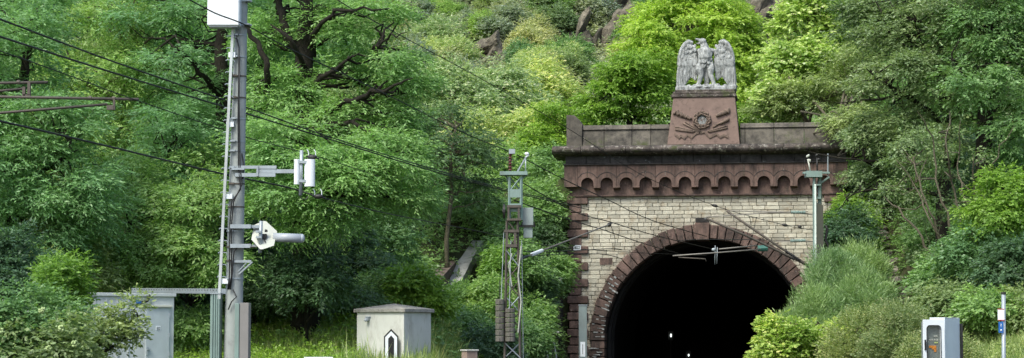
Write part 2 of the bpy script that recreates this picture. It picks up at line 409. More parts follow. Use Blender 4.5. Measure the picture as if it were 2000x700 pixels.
# frieze: back plate, string course, corbel arches
mb = MB(); mb.b2(-HW+.02, HW-.02, -.1, .3, LZ(379.5), LZ(322)); mb.build('frieze_panel', RED, portal)
mb = MB(); mb.b2(-HW-.03, HW+.03, -.19, .3, LZ(383), LZ(379.5)); mb.build('string_course', REDD, portal, bevel=.015)
PITCHA = 38.25 / 46.5; RA = 12.2 / 46.5
mb = MB(); zs = LZ(358.5); zb = LZ(364); ztp = LZ(322)
yF = -.42; yB = -.08
def stonebay(k):
    c0 = k * PITCHA; xl, xr = c0 - PITCHA/2, c0 + PITCHA/2
    gp = .006; NA = 12; pts = []
    # left corbel foot, arch, right corbel foot
    left = [(xl+gp, ztp), (xl+gp, zb)]
    pts = [(xl+gp, zb), (c0-RA, zb), (c0-RA, zs)] + [(c0 + RA*math.cos(PI-PI*j/NA), zs + RA*math.sin(PI-PI*j/NA)) for j in range(1, NA)] + [(c0+RA, zs), (c0+RA, zb), (xr-gp, zb)]
    tops = []
    for (x, z_) in pts: tops.append((x, ztp))
    nn = len(pts)
    vf = [(p_[0], yF, p_[1]) for p_ in pts] + [(p_[0], yF, ztp) for p_ in pts]
    vb = [(p_[0], yB, p_[1]) for p_ in pts] + [(p_[0], yB, ztp) for p_ in pts]
    vs_ = vf + vb; f_ = []
    for i in range(nn-1):
        if abs(pts[i][0]-pts[i+1][0]) > 1e-6: f_.append((i, i+1, i+1+nn, i+nn)); f_.append((i+nn, i+1+nn, i+1+3*nn, i+3*nn))
        f_.append((i, i+1, i+1+2*nn, i+2*nn))
    f_.append((0, nn, 3*nn, 2*nn)); f_.append((nn-1, 2*nn-1, 4*nn-1, 3*nn-1))
    mb.add(vs_, f_)
for k in range(-6, 7): stonebay(k)
xe = 6.5 * PITCHA
for sx in (-1, 1): mb.b2(sx*(xe+.006), sx*(HW+.17), yF, .9, zb, ztp)
for k in range(-6, 6):        # small tapered feet below each corbel
    c0 = (k + .5) * PITCHA; hw_ = PITCHA/2 - RA - .004
    mb.add([(c0-hw_, yF, zb-.001), (c0+hw_, yF, zb-.001), (c0+hw_, yB, zb-.001), (c0-hw_, yB, zb-.001), (c0-hw_, yB, zb-.13), (c0+hw_, yB, zb-.13), (c0+hw_, yF, zb-.05), (c0-hw_, yF, zb-.05)],
           [(0,1,2,3),(4,5,6,7),(0,7,6,1),(3,2,5,4),(0,3,4,7),(1,6,5,2)])
mb.build('corbel_arch_course', RED, portal)
# engraved archivolt lines as thin raised mouldings
mb = MB()
for k in range(-6, 7):
    c0 = k * PITCHA; R2 = .45
    pts = [(c0 + R2*math.cos(a), yF-.004, zs + .03 + R2*math.sin(a)) for a in [PI*(.16+.68*j/12) for j in range(13)]]
    mb = MB(); mb.tube(pts, .014, 5); mb.build('archivolt_moulding', FASC, portal)
mb = MB(); rr = random.Random(8)
for k in range(-6, 7): mb = MB(); mb.b2(k*PITCHA-.011, k*PITCHA+.011, yF-.008, yF+.02, zs+RA+.02, ztp-.03); mb.build('pointing_line', CORN, portal)
mb = MB(); mb.b2(-HW-.2, HW+.2, -.5, .9, LZ(322)+.0, LZ(319.5)); mb.build('fillet', FASC, portal, bevel=.01)
# dark fascia in separate blocks
mb = MB(); x = -HW - .12; rr = random.Random(4)
while x < HW + .12:
    wd = min(rr.uniform(.7, 1.5), HW + .12 - x); mb.b2(x+.006, x+wd-.006, -.44+rr.uniform(0,.02), .9, LZ(319.4), LZ(302)+.05, .015); x += wd
mb.build('fascia_course', FASC, portal)
# cornice roll
mb = MB(); x = -HW - .64; rr = random.Random(9)
zb_, zt_ = LZ(303), LZ(284.5); zm = (zb_ + zt_) / 2; hh = (zt_ - zb_) / 2
while x < HW + .64:
    wd = min(rr.uniform(.9, 1.6), HW + .64 - x)
    if HW + .64 - x - wd < .3: wd = HW + .64 - x
    prf = [(1.3, zt_), (-.55, zt_)] + [(-.55 - .42*math.sin(PI*j/8), zm + hh*math.cos(PI*j/8)) for j in range(1, 8)] + [(-.55, zb_), (-.3, zb_-.06), (1.3, zb_-.06)]
    dz = rr.uniform(-.008, .008)
    mb.profile([(p_[0], p_[1]+dz) for p_ in prf], x+.006, x+wd-.006); x += wd
mb.build('cornice_roll', CORN, portal, bevel=.02)
for sx in (-1, 1):
    mb = MB(); mb.ell((sx*(HW+.62), .3, zm), (.13, .85, hh*.93)); mb.build('cornice_end', CORN, portal, smooth=True)
# parapet panels with coping
zp0, zp1, zcp = LZ(284.4), LZ(252), LZ(242.5)
xl = LU(1137); xr_ = LU(1660)
mb = MB(); mc = MB(); edges = [LU(q) for q in (1137,1180,1235,1272,1309)]; edges2 = [LU(q) for q in (1446,1456,1512,1570,1632)]
for e in (edges, edges2):
    mb = MB(); mc = MB()
    for a, b in zip(e, e[1:]):
        mb.profile([(-.3, zp0), (.7, zp0), (.7, zp1), (-.16, zp1)], a+.008, b-.008)
        mc.profile([(-.24, zp1+.004), (.75, zp1+.004), (.7, zcp), (-.1, zcp)], a+.006, b-.006)
    mb.build('parapet_panel', PARA, portal, bevel=.02); mc.build('parapet_coping', PARA, portal, bevel=.015)
for sx in (-1, 1):
    mb = MB(); xa = sx*abs(LU(1106)); xb = sx*abs(LU(1137)); ztop = LZ(223)
    prf = [(xa, zp0), (xb, zp0), (xb, zcp+.02)] + [(xb + (xa-xb)*(j/6)*.62, zcp + .02 + (ztop-zcp-.02)*math.sin(PI/2*j/6)) for j in range(1, 7)] + [(xa, ztop)]
    mb.prism(prf, -.35, .8)
    mb.build('end_post', PARA, portal, bevel=.02)
# pedestal
def frus(mb, x0, x1, y0, y1, z0, X0, X1, Y0, Y1, z1):
    mb.add([(x0,y0,z0),(x1,y0,z0),(x1,y1,z0),(x0,y1,z0),(X0,Y0,z1),(X1,Y0,z1),(X1,Y1,z1),(X0,Y1,z1)], [(0,3,2,1),(4,5,6,7),(0,1,5,4),(1,2,6,5),(2,3,7,6),(3,0,4,7)])
PX = (1306, 1445)
mb = MB(); frus(mb, LU(1305), LU(1446), -.5, 1.5, zp0, LU(1317), LU(1437), -.36, 1.3, LZ(192)); ped = mb.build('pedestal', PED, portal, bevel=.02)
mb = MB(); mb.b2(LU(1313), LU(1440), -.42, 1.35, LZ(192)+.002, LZ(186), .02); mb.b2(LU(1316), LU(1438), -.39, 1.33, LZ(186), LZ(180.5), .03); mb.b2(LU(1320), LU(1436), -.34, 1.28, LZ(180.5), LZ(177), .02)
mb.build('pedestal_cap', CORN, portal)
# relief carving on the pedestal
cx, cz = LU(1373), LZ(237); yr = lambda z_: -.5 + .14 * (z_ - zp0) / (LZ(192) - zp0)
mb = MB(); rr = random.Random(2)
for j in range(46):
    a = 2*PI*j/46; R_ = .29 + .06*math.sin(j*2.4)
    c_ = Vector((cx + R_*math.cos(a), yr(cz) - .05, cz + R_*1.0*math.sin(a)))
    mb.ell(c_, (.1, .1, .045), 8, 5, Matrix.Rotation(-(a + PI/2 + .5*math.sin(j*1.7)), 3, 'Y'))
wreath = mb.build('laurel_wreath', RELIEF, portal, smooth=True)
mb = MB(); mb.ell((cx, yr(cz)-.005, cz), (.2, .045, .22), 20, 8); mb.build('medallion', LICH, portal, smooth=True)
text_mesh('year_inscription', '1877', .15, Matrix.Translation((cx, yr(cz)-.052, cz)) @ Matrix.Rotation(PI/2, 4, 'X') @ Matrix.Scale(.8, 4, (1,0,0)), PED, portal, .008)
def rp(zx, zy): 
    px, py = 1305 + zx/7.78, 195 + zy/7.78; z_ = LZ(py); return Vector((LU(px), yr(z_)-.03, z_))
mb = MB()
for pts in ([(120,420),(500,510)],[(125,450),(420,500)],[(120,465),(400,510)],[(280,350),(520,510)],[(240,370),(480,500)],
            [(910,415),(610,500)],[(915,450),(630,510)],[(870,330),(690,440)],[(930,300),(700,430)]):
    mb.tube([rp(*q) for q in pts], .036, 6)
mb.build('carved_spears', RELIEF, portal, smooth=True)
for (ax, ay, bx, by, ww) in ((130,200,350,300,.2),(930,190,760,260,.19),(920,320,810,380,.13)):
    mb = MB()
    a, b = rp(ax, ay), rp(bx, by)
    for j in range(9):
        f_ = j/8; c_ = a.lerp(b, f_); wd = ww*(1-.5*f_)
        ang = -math.atan2(b.z-a.z, b.x-a.x)
        mb.ell(c_+Vector((0,-.015,0)), (.07, .085, wd*.75), 9, 6, Matrix.Rotation(ang + .5*(-1)**j, 3, 'Y'))
    mb.build('carved_plume', RELIEF, portal, smooth=True)
mb = MB()
for zz in ([(110,530),(180,590),(210,560),(260,600),(310,545),(370,590),(430,530),(480,510)],[(500,520),(560,500),(640,590),(700,560),(750,540),(800,590),(860,560),(920,590)]):
    pts = [rp(*q) for q in zz]
    for a, b in zip(pts, pts[1:]):
        q = [a+Vector((0,-.02,.05)), b+Vector((0,-.02,.05)), b+Vector((0,-.02,-.05)), a+Vector((0,-.02,-.05))]
        mb.add(q + [v_+Vector((0,.06,0)) for v_ in q], [(0,1,2,3),(7,6,5,4),(0,4,5,1),(1,5,6,2),(2,6,7,3),(3,7,4,0)])
mb.build('carved_ribbon', RELIEF, portal)
# number plate on a quoin
mb = MB(); mb.b2(LU(1118.5), LU(1133), -.17, -.145, LZ(488), LZ(478)); npl = mb.build('number_plate', WHITE, portal)
text_mesh('plate_number', '402', .17, Matrix.Translation((LU(1125.7), -.173, LZ(483))) @ Matrix.Rotation(PI/2, 4, 'X'), DARKM, npl, .002)
# efflorescence seams: pale lime crust in the lower left ring joints
mb = MB(); rr = random.Random(12)
for j in range(16):
    a = PI - PI*(.5 + j*.5)/NV*1.0
    for q in range(2):
        r_ = rr.uniform(RI+.05, RO-.1); aa = a + rr.uniform(-.006,.006)
        L_ = rr.uniform(.08,.28)
        M_ = Matrix.Rotation(-aa, 3, 'Y')
        mb.box((r_*math.cos(aa), -.2, ZC + r_*math.sin(aa)), (L_, .05, rr.uniform(.02,.07)), M_, .008)
zq = ZC
for j in range(12): mb.box((-rr.uniform(RI+.08, RO-.1), -.2, rr.uniform(.6, ZC)), (rr.uniform(.1,.3), .04, rr.uniform(.015,.05)), None, .006)
tag(mb.build('lime_crust', LICH, portal), kind='stuff')
# vault
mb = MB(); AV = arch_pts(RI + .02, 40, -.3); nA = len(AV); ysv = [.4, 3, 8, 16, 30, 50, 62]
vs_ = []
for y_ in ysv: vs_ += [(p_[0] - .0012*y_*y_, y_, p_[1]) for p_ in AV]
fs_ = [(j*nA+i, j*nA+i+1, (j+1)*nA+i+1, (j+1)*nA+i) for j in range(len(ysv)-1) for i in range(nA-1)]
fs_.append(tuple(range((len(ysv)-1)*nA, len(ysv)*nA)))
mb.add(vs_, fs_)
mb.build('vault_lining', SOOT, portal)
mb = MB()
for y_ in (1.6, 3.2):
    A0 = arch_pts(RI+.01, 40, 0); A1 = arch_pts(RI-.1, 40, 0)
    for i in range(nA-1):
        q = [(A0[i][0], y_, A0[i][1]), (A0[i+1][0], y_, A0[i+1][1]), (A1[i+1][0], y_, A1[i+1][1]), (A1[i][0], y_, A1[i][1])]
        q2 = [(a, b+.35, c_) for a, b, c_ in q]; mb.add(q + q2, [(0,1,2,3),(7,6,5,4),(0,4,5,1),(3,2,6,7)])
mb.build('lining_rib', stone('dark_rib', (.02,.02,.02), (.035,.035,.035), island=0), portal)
# wing wall left (dark, sloping coping)
ww = empty('retaining_wall', PL(-6.6, 0, 0), -TH, label='dark stone retaining wing wall with sloping coping left of the tunnel arch', cat='retaining wall')
mb = MB()
rr = random.Random(15)
for j in range(13):
    z0 = j*.3; ext = 2.2 - max(0, j*.3-.6)*.52
    x = .55
    while x > .7 - ext:
        wd = rr.uniform(.4,.7); mb.b2(max(x-wd+.01, .7-ext), x-.01, -.8+rr.uniform(-.02,.02), .6, z0+.008, z0+.292, .02); x -= wd
mb.build('wall_stones', DWALL, ww)
mb = MB(); mb.tube([(-1.75, -.55, .35), (-.95, -.55, 2.1), (.1, -.55, 4.35)], .17, 4); mb.build('coping', stone('wing_coping', (.1,.095,.085), (.15,.14,.12), island=0), ww)

# ------------------------------------------------------------------ eagle
eagle = empty('eagle_statue', PL(LU(1380)+.0, 0, LZ(177)), -TH, label='white lichen-covered stone eagle with spread wings on top of the pedestal', cat='statue')
def E(zx, zy, y=0.0):
    px, py = 1310 + zx/5.836, 65 + zy/5.836
    return Vector((LU(px) - LU(1380), y + .45, LZ(py) - LZ(177)))
S_ = 1 / 5.836 / 46.5
def remesh_obj(mb, name, mat, parent, vox, disp=0):
    o = mb.build(name, mat, parent, smooth=True)
    r_ = o.modifiers.new('r', 'REMESH'); r_.mode = 'VOXEL'; r_.voxel_size = vox; r_.use_smooth_shade = True
    s_ = o.modifiers.new('s', 'SMOOTH'); s_.iterations = 2; s_.factor = .4
    dg = bpy.context.evaluated_depsgraph_get(); me2 = bpy.data.meshes.new_from_object(o.evaluated_get(dg))
    o.modifiers.clear(); me2.materials.clear(); me2.materials.append(mat); o.data = me2; return o
mb = MB()
def lim(pts, rs): mb.tube([E(*p_) for p_ in pts], [r_*S_ for r_ in rs], 12)
lim([(405,330,-.05),(400,260,-.15),(400,200,-.15),(395,150,-.1),(385,110,-.12),(375,85,-.14)], [62,82,76,48,36,34])
mb.ell(E(370,80,-.15), (44*S_, 40*S_, 34*S_)); 
mb.tube([E(345,72,-.16), E(318,62,-.17), E(296,52,-.17), E(286,62,-.17)], [20*S_, 15*S_, 10*S_, 4*S_], 8)
mb.tube([E(350,100,-.16), E(322,108,-.17), E(300,104,-.17)], [16*S_, 11*S_, 5*S_], 8)
mb.ell(E(352,66,-.26), (10*S_,8*S_,6*S_), 8, 6)
mb.ell(E(405,320,-.06), (84*S_, 70*S_, 70*S_)); mb.ell(E(400,215,-.18), (86*S_, 60*S_, 66*S_))
lim([(408,370,-.02),(412,470,.02),(415,560,.03),(415,605,.03)], [50,36,30,26])
for (pts, rs) in (([(345,350,-.12),(330,410,-.2),(350,480,-.2),(325,560,-.2),(312,590,-.22)], [48,50,34,25,22]), ([(465,350,-.12),(465,410,-.2),(462,470,-.2),(492,550,-.2),(500,590,-.22)], [40,42,30,25,22])): lim(pts, rs)
for fx in (312, 500):
    for dx in (-70, -30, 15, 55): mb.tube([E(fx, 585, -.2), E(fx+dx*.6, 590, -.3), E(fx+dx, 604, -.34)], [16*S_, 14*S_, 8*S_], 7)
mb.tube([E(250,190,.1), E(330,190,-.02), E(400,190,-.1), E(470,190,-.02), E(560,190,.1)], [20*S_,34*S_,40*S_,34*S_,20*S_], 8)
rr = random.Random(31)
for j in range(90):      # breast and neck feathers
    a = rr.uniform(-1.3, 1.3); zz = rr.uniform(130, 380); wr = 50 if zz < 180 else (80 if zz < 350 else 60)
    p_ = E(402 + wr*math.sin(a), zz, -.13 - .0 - wr*S_*.9*math.cos(a)*.85); mb.ell(p_, (13*S_, 9*S_, 19*S_), 6, 5)
remesh_obj(mb, 'body', LICH, eagle, .018)
WL = [(240,62),(205,75),(170,100),(135,150),(108,210),(92,280),(78,360),(66,450),(62,540),(62,612),(100,616),(138,612),(160,585),(185,545),(225,488),(255,500),(282,530),(298,510),(306,450),(312,400),(328,330),(318,270),(295,200),(268,150),(258,100)]
def wing(mirror):
    mb = MB(); mp = (lambda x: x) if not mirror else (lambda x: 812 - x + 4)
    poly = [(E(mp(x), y)[0], E(mp(x), y)[2]) for x, y in WL]
    mb.prism(poly, .45, .62)
    # covert mass at the top
    for (x, y, rx, rz) in ((215,110,42,55),(170,170,55,60),(225,200,70,75),(150,240,55,55),(235,260,70,50),(280,230,40,60)):
        c_ = E(mp(x), y, .0); mb.ell(c_, (rx*S_, .13, rz*S_))
    mb.tube([E(mp(255),95,-.03), E(mp(210),82,-.08), E(mp(165),115,-.1), E(mp(125),180,-.1), E(mp(100),260,-.08), E(mp(86),350,-.03)], [22*S_,30*S_,30*S_,26*S_,22*S_,14*S_], 8)
    rr_ = random.Random(40 + mirror)
    for j in range(46):
        x = rr_.uniform(130, 295); y = rr_.uniform(130, 285)
        mb.ell(E(mp(x), y, -.1 - rr_.random()*.05), (16*S_, .05, 24*S_), 6, 5)
    # long flight feathers
    tips = [(75,608),(98,612),(122,608),(140,596),(160,570),(182,540),(205,512),(228,490),(255,500),(280,528),(298,505)]
    for j, (tx, ty) in enumerate(tips):
        sx_ = 112 + j * 19.5; a = E(mp(sx_), 285 + 8*math.sin(j), -.09); b = E(mp(tx + (sx_-tx)*.3), (ty+285)/2, -.07 + .02*(j % 2)); c_ = E(mp(tx), ty - 4, -.0)
        mb.tube([a, b, c_], [12*S_, 12.5*S_, 8*S_], 6)
    for j in range(13):
        sx_ = 108 + j * 16; mb.tube([E(mp(sx_), 275, -.12), E(mp(sx_-8), 350, -.12), E(mp(sx_-10), 395, -.08)], [10*S_, 11*S_, 5*S_], 6)
    return remesh_obj(mb, 'wing', LICH, eagle, .015)
wing(0); wing(1)
mb = MB(); rr = random.Random(50)
zb0 = LZ(165) - LZ(177)
mb.b2(LU(1320)-LU(1380), LU(1439)-LU(1380), .0, 1.05, 0, .2, .04)
for j in range(34): mb.ell((rr.uniform(-1.2,1.2), rr.uniform(.05,.9), rr.uniform(.15,.25)), (rr.uniform(.08,.2), .12, rr.uniform(.04,.08)), 8, 6)
remesh_obj(mb, 'plinth_rock', LICH, eagle, .022)

# ------------------------------------------------------------------ foliage machinery
def rn(rng, n): 
    v = rng.normal(size=(n, 3)); return v / np.linalg.norm(v, axis=1, keepdims=True)
def nz(v): return v / np.maximum(np.linalg.norm(v, axis=1, keepdims=True), 1e-9)
def leaf_obj(name, P, D, N, L, Wd, rnd, mat, parent=None):
    S = nz(np.cross(N, D)); N = nz(np.cross(D, S)); n = len(P); L = L[:, None]; Wd = Wd[:, None]
    V = np.empty((n, 4, 3), dtype=np.float32)
    V[:, 0] = P; V[:, 1] = P + D*L*.42 + S*Wd*.5 - N*L*.05; V[:, 2] = P + D*L - N*L*.16; V[:, 3] = P + D*L*.42 - S*Wd*.5 - N*L*.05
    me = bpy.data.meshes.new(name); me.vertices.add(4*n); me.vertices.foreach_set('co', V.ravel())
    me.loops.add(4*n); me.loops.foreach_set('vertex_index', np.arange(4*n, dtype=np.int32))
    me.polygons.add(n); me.polygons.foreach_set('loop_start', np.arange(0, 4*n, 4, dtype=np.int32))
    try: me.polygons.foreach_set('loop_total', np.full(n, 4, dtype=np.int32))
    except Exception: pass
    at = me.attributes.new('rnd', 'FLOAT', 'FACE'); at.data.foreach_set('value', rnd.astype(np.float32))
    me.update(); me.validate(); me.materials.append(mat)
    o = bpy.data.objects.new(name, me); COL.objects.link(o)
    if parent is not None: o.parent = parent
    return o
def pads(rng, C, R, OUT, ntw, k, L, Wd, droop=.25, twl=.3, upw=.55, shell=.45, rise=0.0):
    n = len(C) * ntw
    c = np.repeat(C, ntw, 0); r = np.repeat(R, ntw, 0); o = np.repeat(OUT, ntw, 0)
    v = rn(rng, n); fl = rng.random(n) < .6; v[:, 2] = np.where(fl, np.abs(v[:, 2]), v[:, 2])
    pos = c + v * (rng.random(n) ** shell)[:, None] * r
    h = v * .75 + o * .6 + rn(rng, n) * .5; h[:, 2] = h[:, 2] * .55 - droop * .8 + rise; h = nz(h)
    up = np.array([[0, 0, 1.0]]); side = nz(np.cross(np.broadcast_to(up, h.shape) + .01, h))
    tr = rng.random(n)
    Ps, Ds, Ns, Ls, Rs = [], [], [], [], []
    for j in range(k):
        tt = (j + .5) / k; sg = 1 if j % 2 else -1; ang = 0.95 * (1 - tt * .8)
        D = h * math.cos(ang) + side * sg * math.sin(ang) + rn(rng, n) * .4; D[:, 2] -= droop * .8 * tt; D = nz(D)
        N = nz(up * upw + v * .45 + o * .3 + rn(rng, n) * .6)
        Ps.append(pos + h * (twl * tt) - np.array([[0, 0, 1]]) * droop * twl * tt * tt); Ds.append(D); Ns.append(N)
        Ls.append(L * rng.uniform(.5, 1.2, n)); Rs.append(np.clip(tr * .55 + rng.random(n) * .45, 0, 1))
    return [np.concatenate(a) for a in (Ps, Ds, Ns, Ls)] + [np.concatenate(Ls) * (Wd / L), np.concatenate(Rs)]
def lobe_pads(rng, lobes, pr, flat, centre):
    C, R, O_ = [], [], []
    for (lc, lr, n) in lobes:
        v = rn(rng, n); v[:, 2] = np.where(rng.random(n) < .3, np.abs(v[:, 2]), v[:, 2])
        c = np.array(lc) + v * np.array(lr) * (rng.uniform(.35, 1, n) ** .6)[:, None]
        rad = pr * rng.uniform(.45, 1.45, n); C.append(c); R.append(np.stack([rad, rad, rad * flat * rng.uniform(.8, 1.8, n)], 1))
        o = nz((c - np.array(lc)) / np.array(lr) + (c - centre) * .1); o[:, 2] *= .4; O_.append(o)
    return np.concatenate(C), np.concatenate(R), np.concatenate(O_)
def wob(rng, a, b, n, amp):
    a, b = np.array(a, float), np.array(b, float); L = np.linalg.norm(b - a); pts = [a + (b - a) * i / n for i in range(n + 1)]
    for i in range(1, n): pts[i] = pts[i] + rng.normal(size=3) * amp * L
    return pts
BUSHES = []
def tree(name, label, cat, base, seed, trunk, lobes, mat, group=None, limbs=(), pr=.6, flat=.45, ntw=55, k=6, L=.14, Wd=.05, bark=None, droop=.25, twl=.3, upw=.55, twigs=.6, tw_r=.02, local=False, parts=('trunk','crown'), branch_name='branch', rise=0, shell=.45, lsc=1.0, lfwd=0.0):
    """trunk: [(point, radius)...], lobes: [(centre, radii, pads)...], limbs: [[(point, radius)...]...], all in world space; the root sits at base"""
    rng = np.random.default_rng(seed); base = Vector(base); bark = bark or BARK
    root = empty(name, base, 0, label=label, cat=cat, group=group); b3 = np.array(base)
    lob = [(np.array(c) - b3, np.array(r), n) for c, r, n in lobes]
    cen = np.mean([l[0] for l in lob], 0)
    C, R, OUT = lobe_pads(rng, lob, pr, flat, cen)
    A_ = pads(rng, C, R, OUT, int(ntw * 1.35), k, L * .85, Wd * .85, droop, twl, upw, shell, rise)
    leaf_obj(parts[1], *A_, mat, root)
    sk = []
    mb = MB(); tp = [np.array(p_) - b3 for p_, _ in trunk]; tr_ = [r_ for _, r_ in trunk]
    mb.tube(tp, tr_, 10)
    for a, b in zip(tp, tp[1:]):
        for f_ in (0, .33, .66, 1): sk.append(a + (b - a) * f_)
    sk = [s for s in sk if s[2] > .25 * max(t_[2] for t_ in tp)] or sk
    for li in limbs:
        lp = [np.array(p_) - b3 + np.array((0, -lfwd * (i_ > 0), 0)) for i_, (p_, _) in enumerate(li)]; rl = [r_ * lsc for _, r_ in li]; lm = MB(); sp, sr = [], []
        for i_ in range(len(lp) - 1):
            p0, p1, p2, p3 = lp[max(i_-1,0)], lp[i_], lp[i_+1], lp[min(i_+2,len(lp)-1)]
            for t_ in (0, .25, .5, .75): sp.append(.5*((2*p1)+(p2-p0)*t_+(2*p0-5*p1+4*p2-p3)*t_*t_+(3*p1-p0-3*p2+p3)*t_**3) + rng.normal(size=3) * .045 * (t_ > 0)); sr.append(rl[i_] * (1-t_) + rl[i_+1] * t_)
        sp.append(lp[-1] + (lp[-1]-lp[-2]) * .25); sr.append(rl[-1] * .4); lm.tube(sp, sr, 8); lm.build(branch_name, bark, root, smooth=True)
        for a, b in zip(lp, lp[1:]):
            for f_ in (.3, .6, 1): sk.append(a + (b - a) * f_)
    skn = np.array(sk)
    for c in C:
        if rng.random() > twigs: continue
        d = np.linalg.norm(skn - c, axis=1) + rng.random(len(skn)) * .8 + np.maximum(0, skn[:, 2] - c[2]) * .8
        s = skn[int(np.argmin(d))]; nn = 4; pts = wob(rng, s, c, nn, .07); dl = np.linalg.norm(c - s)
        r0 = min(tw_r * (1 + dl * .5), .09); mb.tube(pts, [r0 * (1 - .75 * i / nn) for i in range(nn + 1)], 5, cap=False)
    mb.build(parts[0], bark, root, smooth=True)
    return root
def place(proto, loc, s=1.0, rz=0.0, label=None, group=None, sz=None):
    o = copy_tree(proto); o.location = loc; o.rotation_euler = (0, 0, rz); o.scale = (s, s, s * (sz or 1))
    if label: o['label'] = label
    if group: o['group'] = group
    return o

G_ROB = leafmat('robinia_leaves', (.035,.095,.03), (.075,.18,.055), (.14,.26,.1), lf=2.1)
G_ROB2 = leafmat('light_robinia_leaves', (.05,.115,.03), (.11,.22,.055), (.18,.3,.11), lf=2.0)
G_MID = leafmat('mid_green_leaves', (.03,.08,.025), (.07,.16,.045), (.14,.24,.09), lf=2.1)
G_DARK = leafmat('dark_and_shade_leaves', (.015,.042,.016), (.035,.09,.032), (.07,.14,.06), lf=1.9)  # dark foliage; beneath the robinia this tone also paints in the deep shade
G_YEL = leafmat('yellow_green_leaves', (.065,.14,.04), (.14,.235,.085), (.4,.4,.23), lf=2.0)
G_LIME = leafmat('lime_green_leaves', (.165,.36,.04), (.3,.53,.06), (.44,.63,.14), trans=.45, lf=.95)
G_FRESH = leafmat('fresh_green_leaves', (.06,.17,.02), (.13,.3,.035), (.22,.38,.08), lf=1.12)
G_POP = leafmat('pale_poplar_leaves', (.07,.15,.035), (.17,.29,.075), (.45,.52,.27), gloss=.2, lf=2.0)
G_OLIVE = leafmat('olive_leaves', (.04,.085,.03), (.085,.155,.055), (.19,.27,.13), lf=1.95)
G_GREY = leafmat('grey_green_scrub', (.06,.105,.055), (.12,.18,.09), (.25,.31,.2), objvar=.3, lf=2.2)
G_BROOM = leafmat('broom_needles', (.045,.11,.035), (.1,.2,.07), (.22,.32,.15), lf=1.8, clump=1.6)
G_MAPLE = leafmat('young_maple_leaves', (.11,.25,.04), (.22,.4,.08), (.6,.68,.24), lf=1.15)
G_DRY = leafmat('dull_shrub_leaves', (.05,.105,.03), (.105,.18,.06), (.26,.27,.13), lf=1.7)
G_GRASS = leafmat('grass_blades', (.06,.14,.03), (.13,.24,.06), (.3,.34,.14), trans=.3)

def X(px, py, Y, rx, ry, rd, n): # lobe given as the extent it has at its own depth: centre, half-widths in metres from pixels
    return (tuple(W(px, py, Y)), (rx / ppm(Y), rd, ry / ppm(Y)), n)
def B(px, Y): p_ = W(px, 350, Y); return TP(p_.x, Y, -.05)
def TR(b, *pp): return [(tuple(b), pp[0][3] * 1.15)] + [(tuple(W(q[0], q[1], q[2])), q[3]) for q in pp]

# ---- hero robinia with the dark trunk
b = B(598, 63)
limbs = [
 [(W(598,245,63),.2),(W(640,225,62.5),.13),(W(668,205,62),.1),(W(720,190,61.5),.09),(W(765,175,61),.06),(W(800,160,60.5),.03)],
 [(W(600,120,63),.2),(W(560,60,63.4),.16),(W(548,0,64),.12),(W(545,-60,64),.08)],
 [(W(598,250,63),.14),(W(650,245,62),.09),(W(700,248,61.5),.07),(W(745,285,61),.05),(W(775,300,61),.025)],
 [(W(604,170,63),.14),(W(640,150,62.4),.08),(W(675,125,62),.055),(W(700,110,61.6),.02)],
 [(W(604,90,63),.13),(W(630,50,62),.08),(W(672,25,61.5),.06),(W(745,22,61),.03)],
 [(W(600,140,63),.1),(W(575,90,62),.08),(W(540,60,62),.05)],
 [(W(596,330,63),.12),(W(650,352,62),.08),(W(705,345,61),.05),(W(730,330,60.5),.02)],
 [(W(520,180,62.5),.12),(W(524,140,62),.11),(W(510,95,62),.1),(W(484,55,62),.08),(W(470,20,62),.05)],
 [(W(596,380,63),.1),(W(660,395,61.5),.07),(W(700,375,61),.05),(W(735,350,60.8),.03)],
 [(W(724,100,61.8),.05),(W(760,80,61.5),.04),(W(790,70,61),.02)]]
lobes = [X(600,50,64.8,110,70,1.5,18), X(550,190,62.4,60,50,1.4,13), X(700,50,63,110,60,1.6,22), X(750,140,62.5,80,60,1.6,20), X(710,245,62.5,110,50,1.6,22), X(800,190,63,50,80,1.4,14),
         X(560,300,60.5,90,70,1.7,26), X(650,350,60,110,60,1.9,34), X(770,330,61,90,70,1.8,24), X(795,385,61.5,65,45,1.5,14), X(545,420,60,70,55,1.5,16), X(650,420,60.3,70,40,1.4,12), X(580,-60,64,150,60,2.4,24), X(520,110,64,50,60,1.4,10)]
tree('robinia_tree', 'large spreading robinia with thick dark trunk to the right of the antenna mast', 'tree', b, 11, TR(b, (598,520,63,.42), (594,330,63,.36), (598,250,63,.33), (592,150,63,.3), (597,60,63,.25), (600,-60,63,.15)), lobes, G_ROB, limbs=limbs, pr=.62, flat=.42, ntw=64, k=6, L=.155, Wd=.055, droop=.22, twl=.4, twigs=.8, tw_r=.024, lsc=.85, lfwd=.45)
# ---- tree just behind the mast
b = B(432, 66)
tree('robinia_tree', 'robinia with slim dark trunk rising just behind the white antenna box', 'tree', b, 12, TR(b, (432,420,66,.26), (436,200,66,.24), (430,90,66,.2), (445,0,66,.14), (440,-50,66,.1)),
     [X(400,30,67,100,60,2,18), X(350,150,66,90,70,2,18), X(440,270,65.5,80,60,1.6,16), X(340,280,64,90,80,1.9,24), X(500,120,66,50,70,1.3,10), X(290,60,67,80,80,2,20), X(400,380,64,90,70,1.8,24), X(500,330,65,60,80,1.5,16)], G_ROB,
     limbs=[[(W(436,190,66),.13),(W(400,150,65),.09),(W(365,110,64.5),.06),(W(340,95,64),.03)],[(W(500,140,65.5),.12),(W(520,90,65.5),.08),(W(490,45,65.5),.06)],[(W(432,260,66),.12),(W(500,200,65.4),.13),(W(500,140,65.5),.12)],[(W(434,300,66),.1),(W(380,310,65),.07),(W(330,300,64),.03)]],
     pr=.62, flat=.45, ntw=52, k=6, L=.17, Wd=.055, droop=.22, twl=.4)
b = B(245, 68)
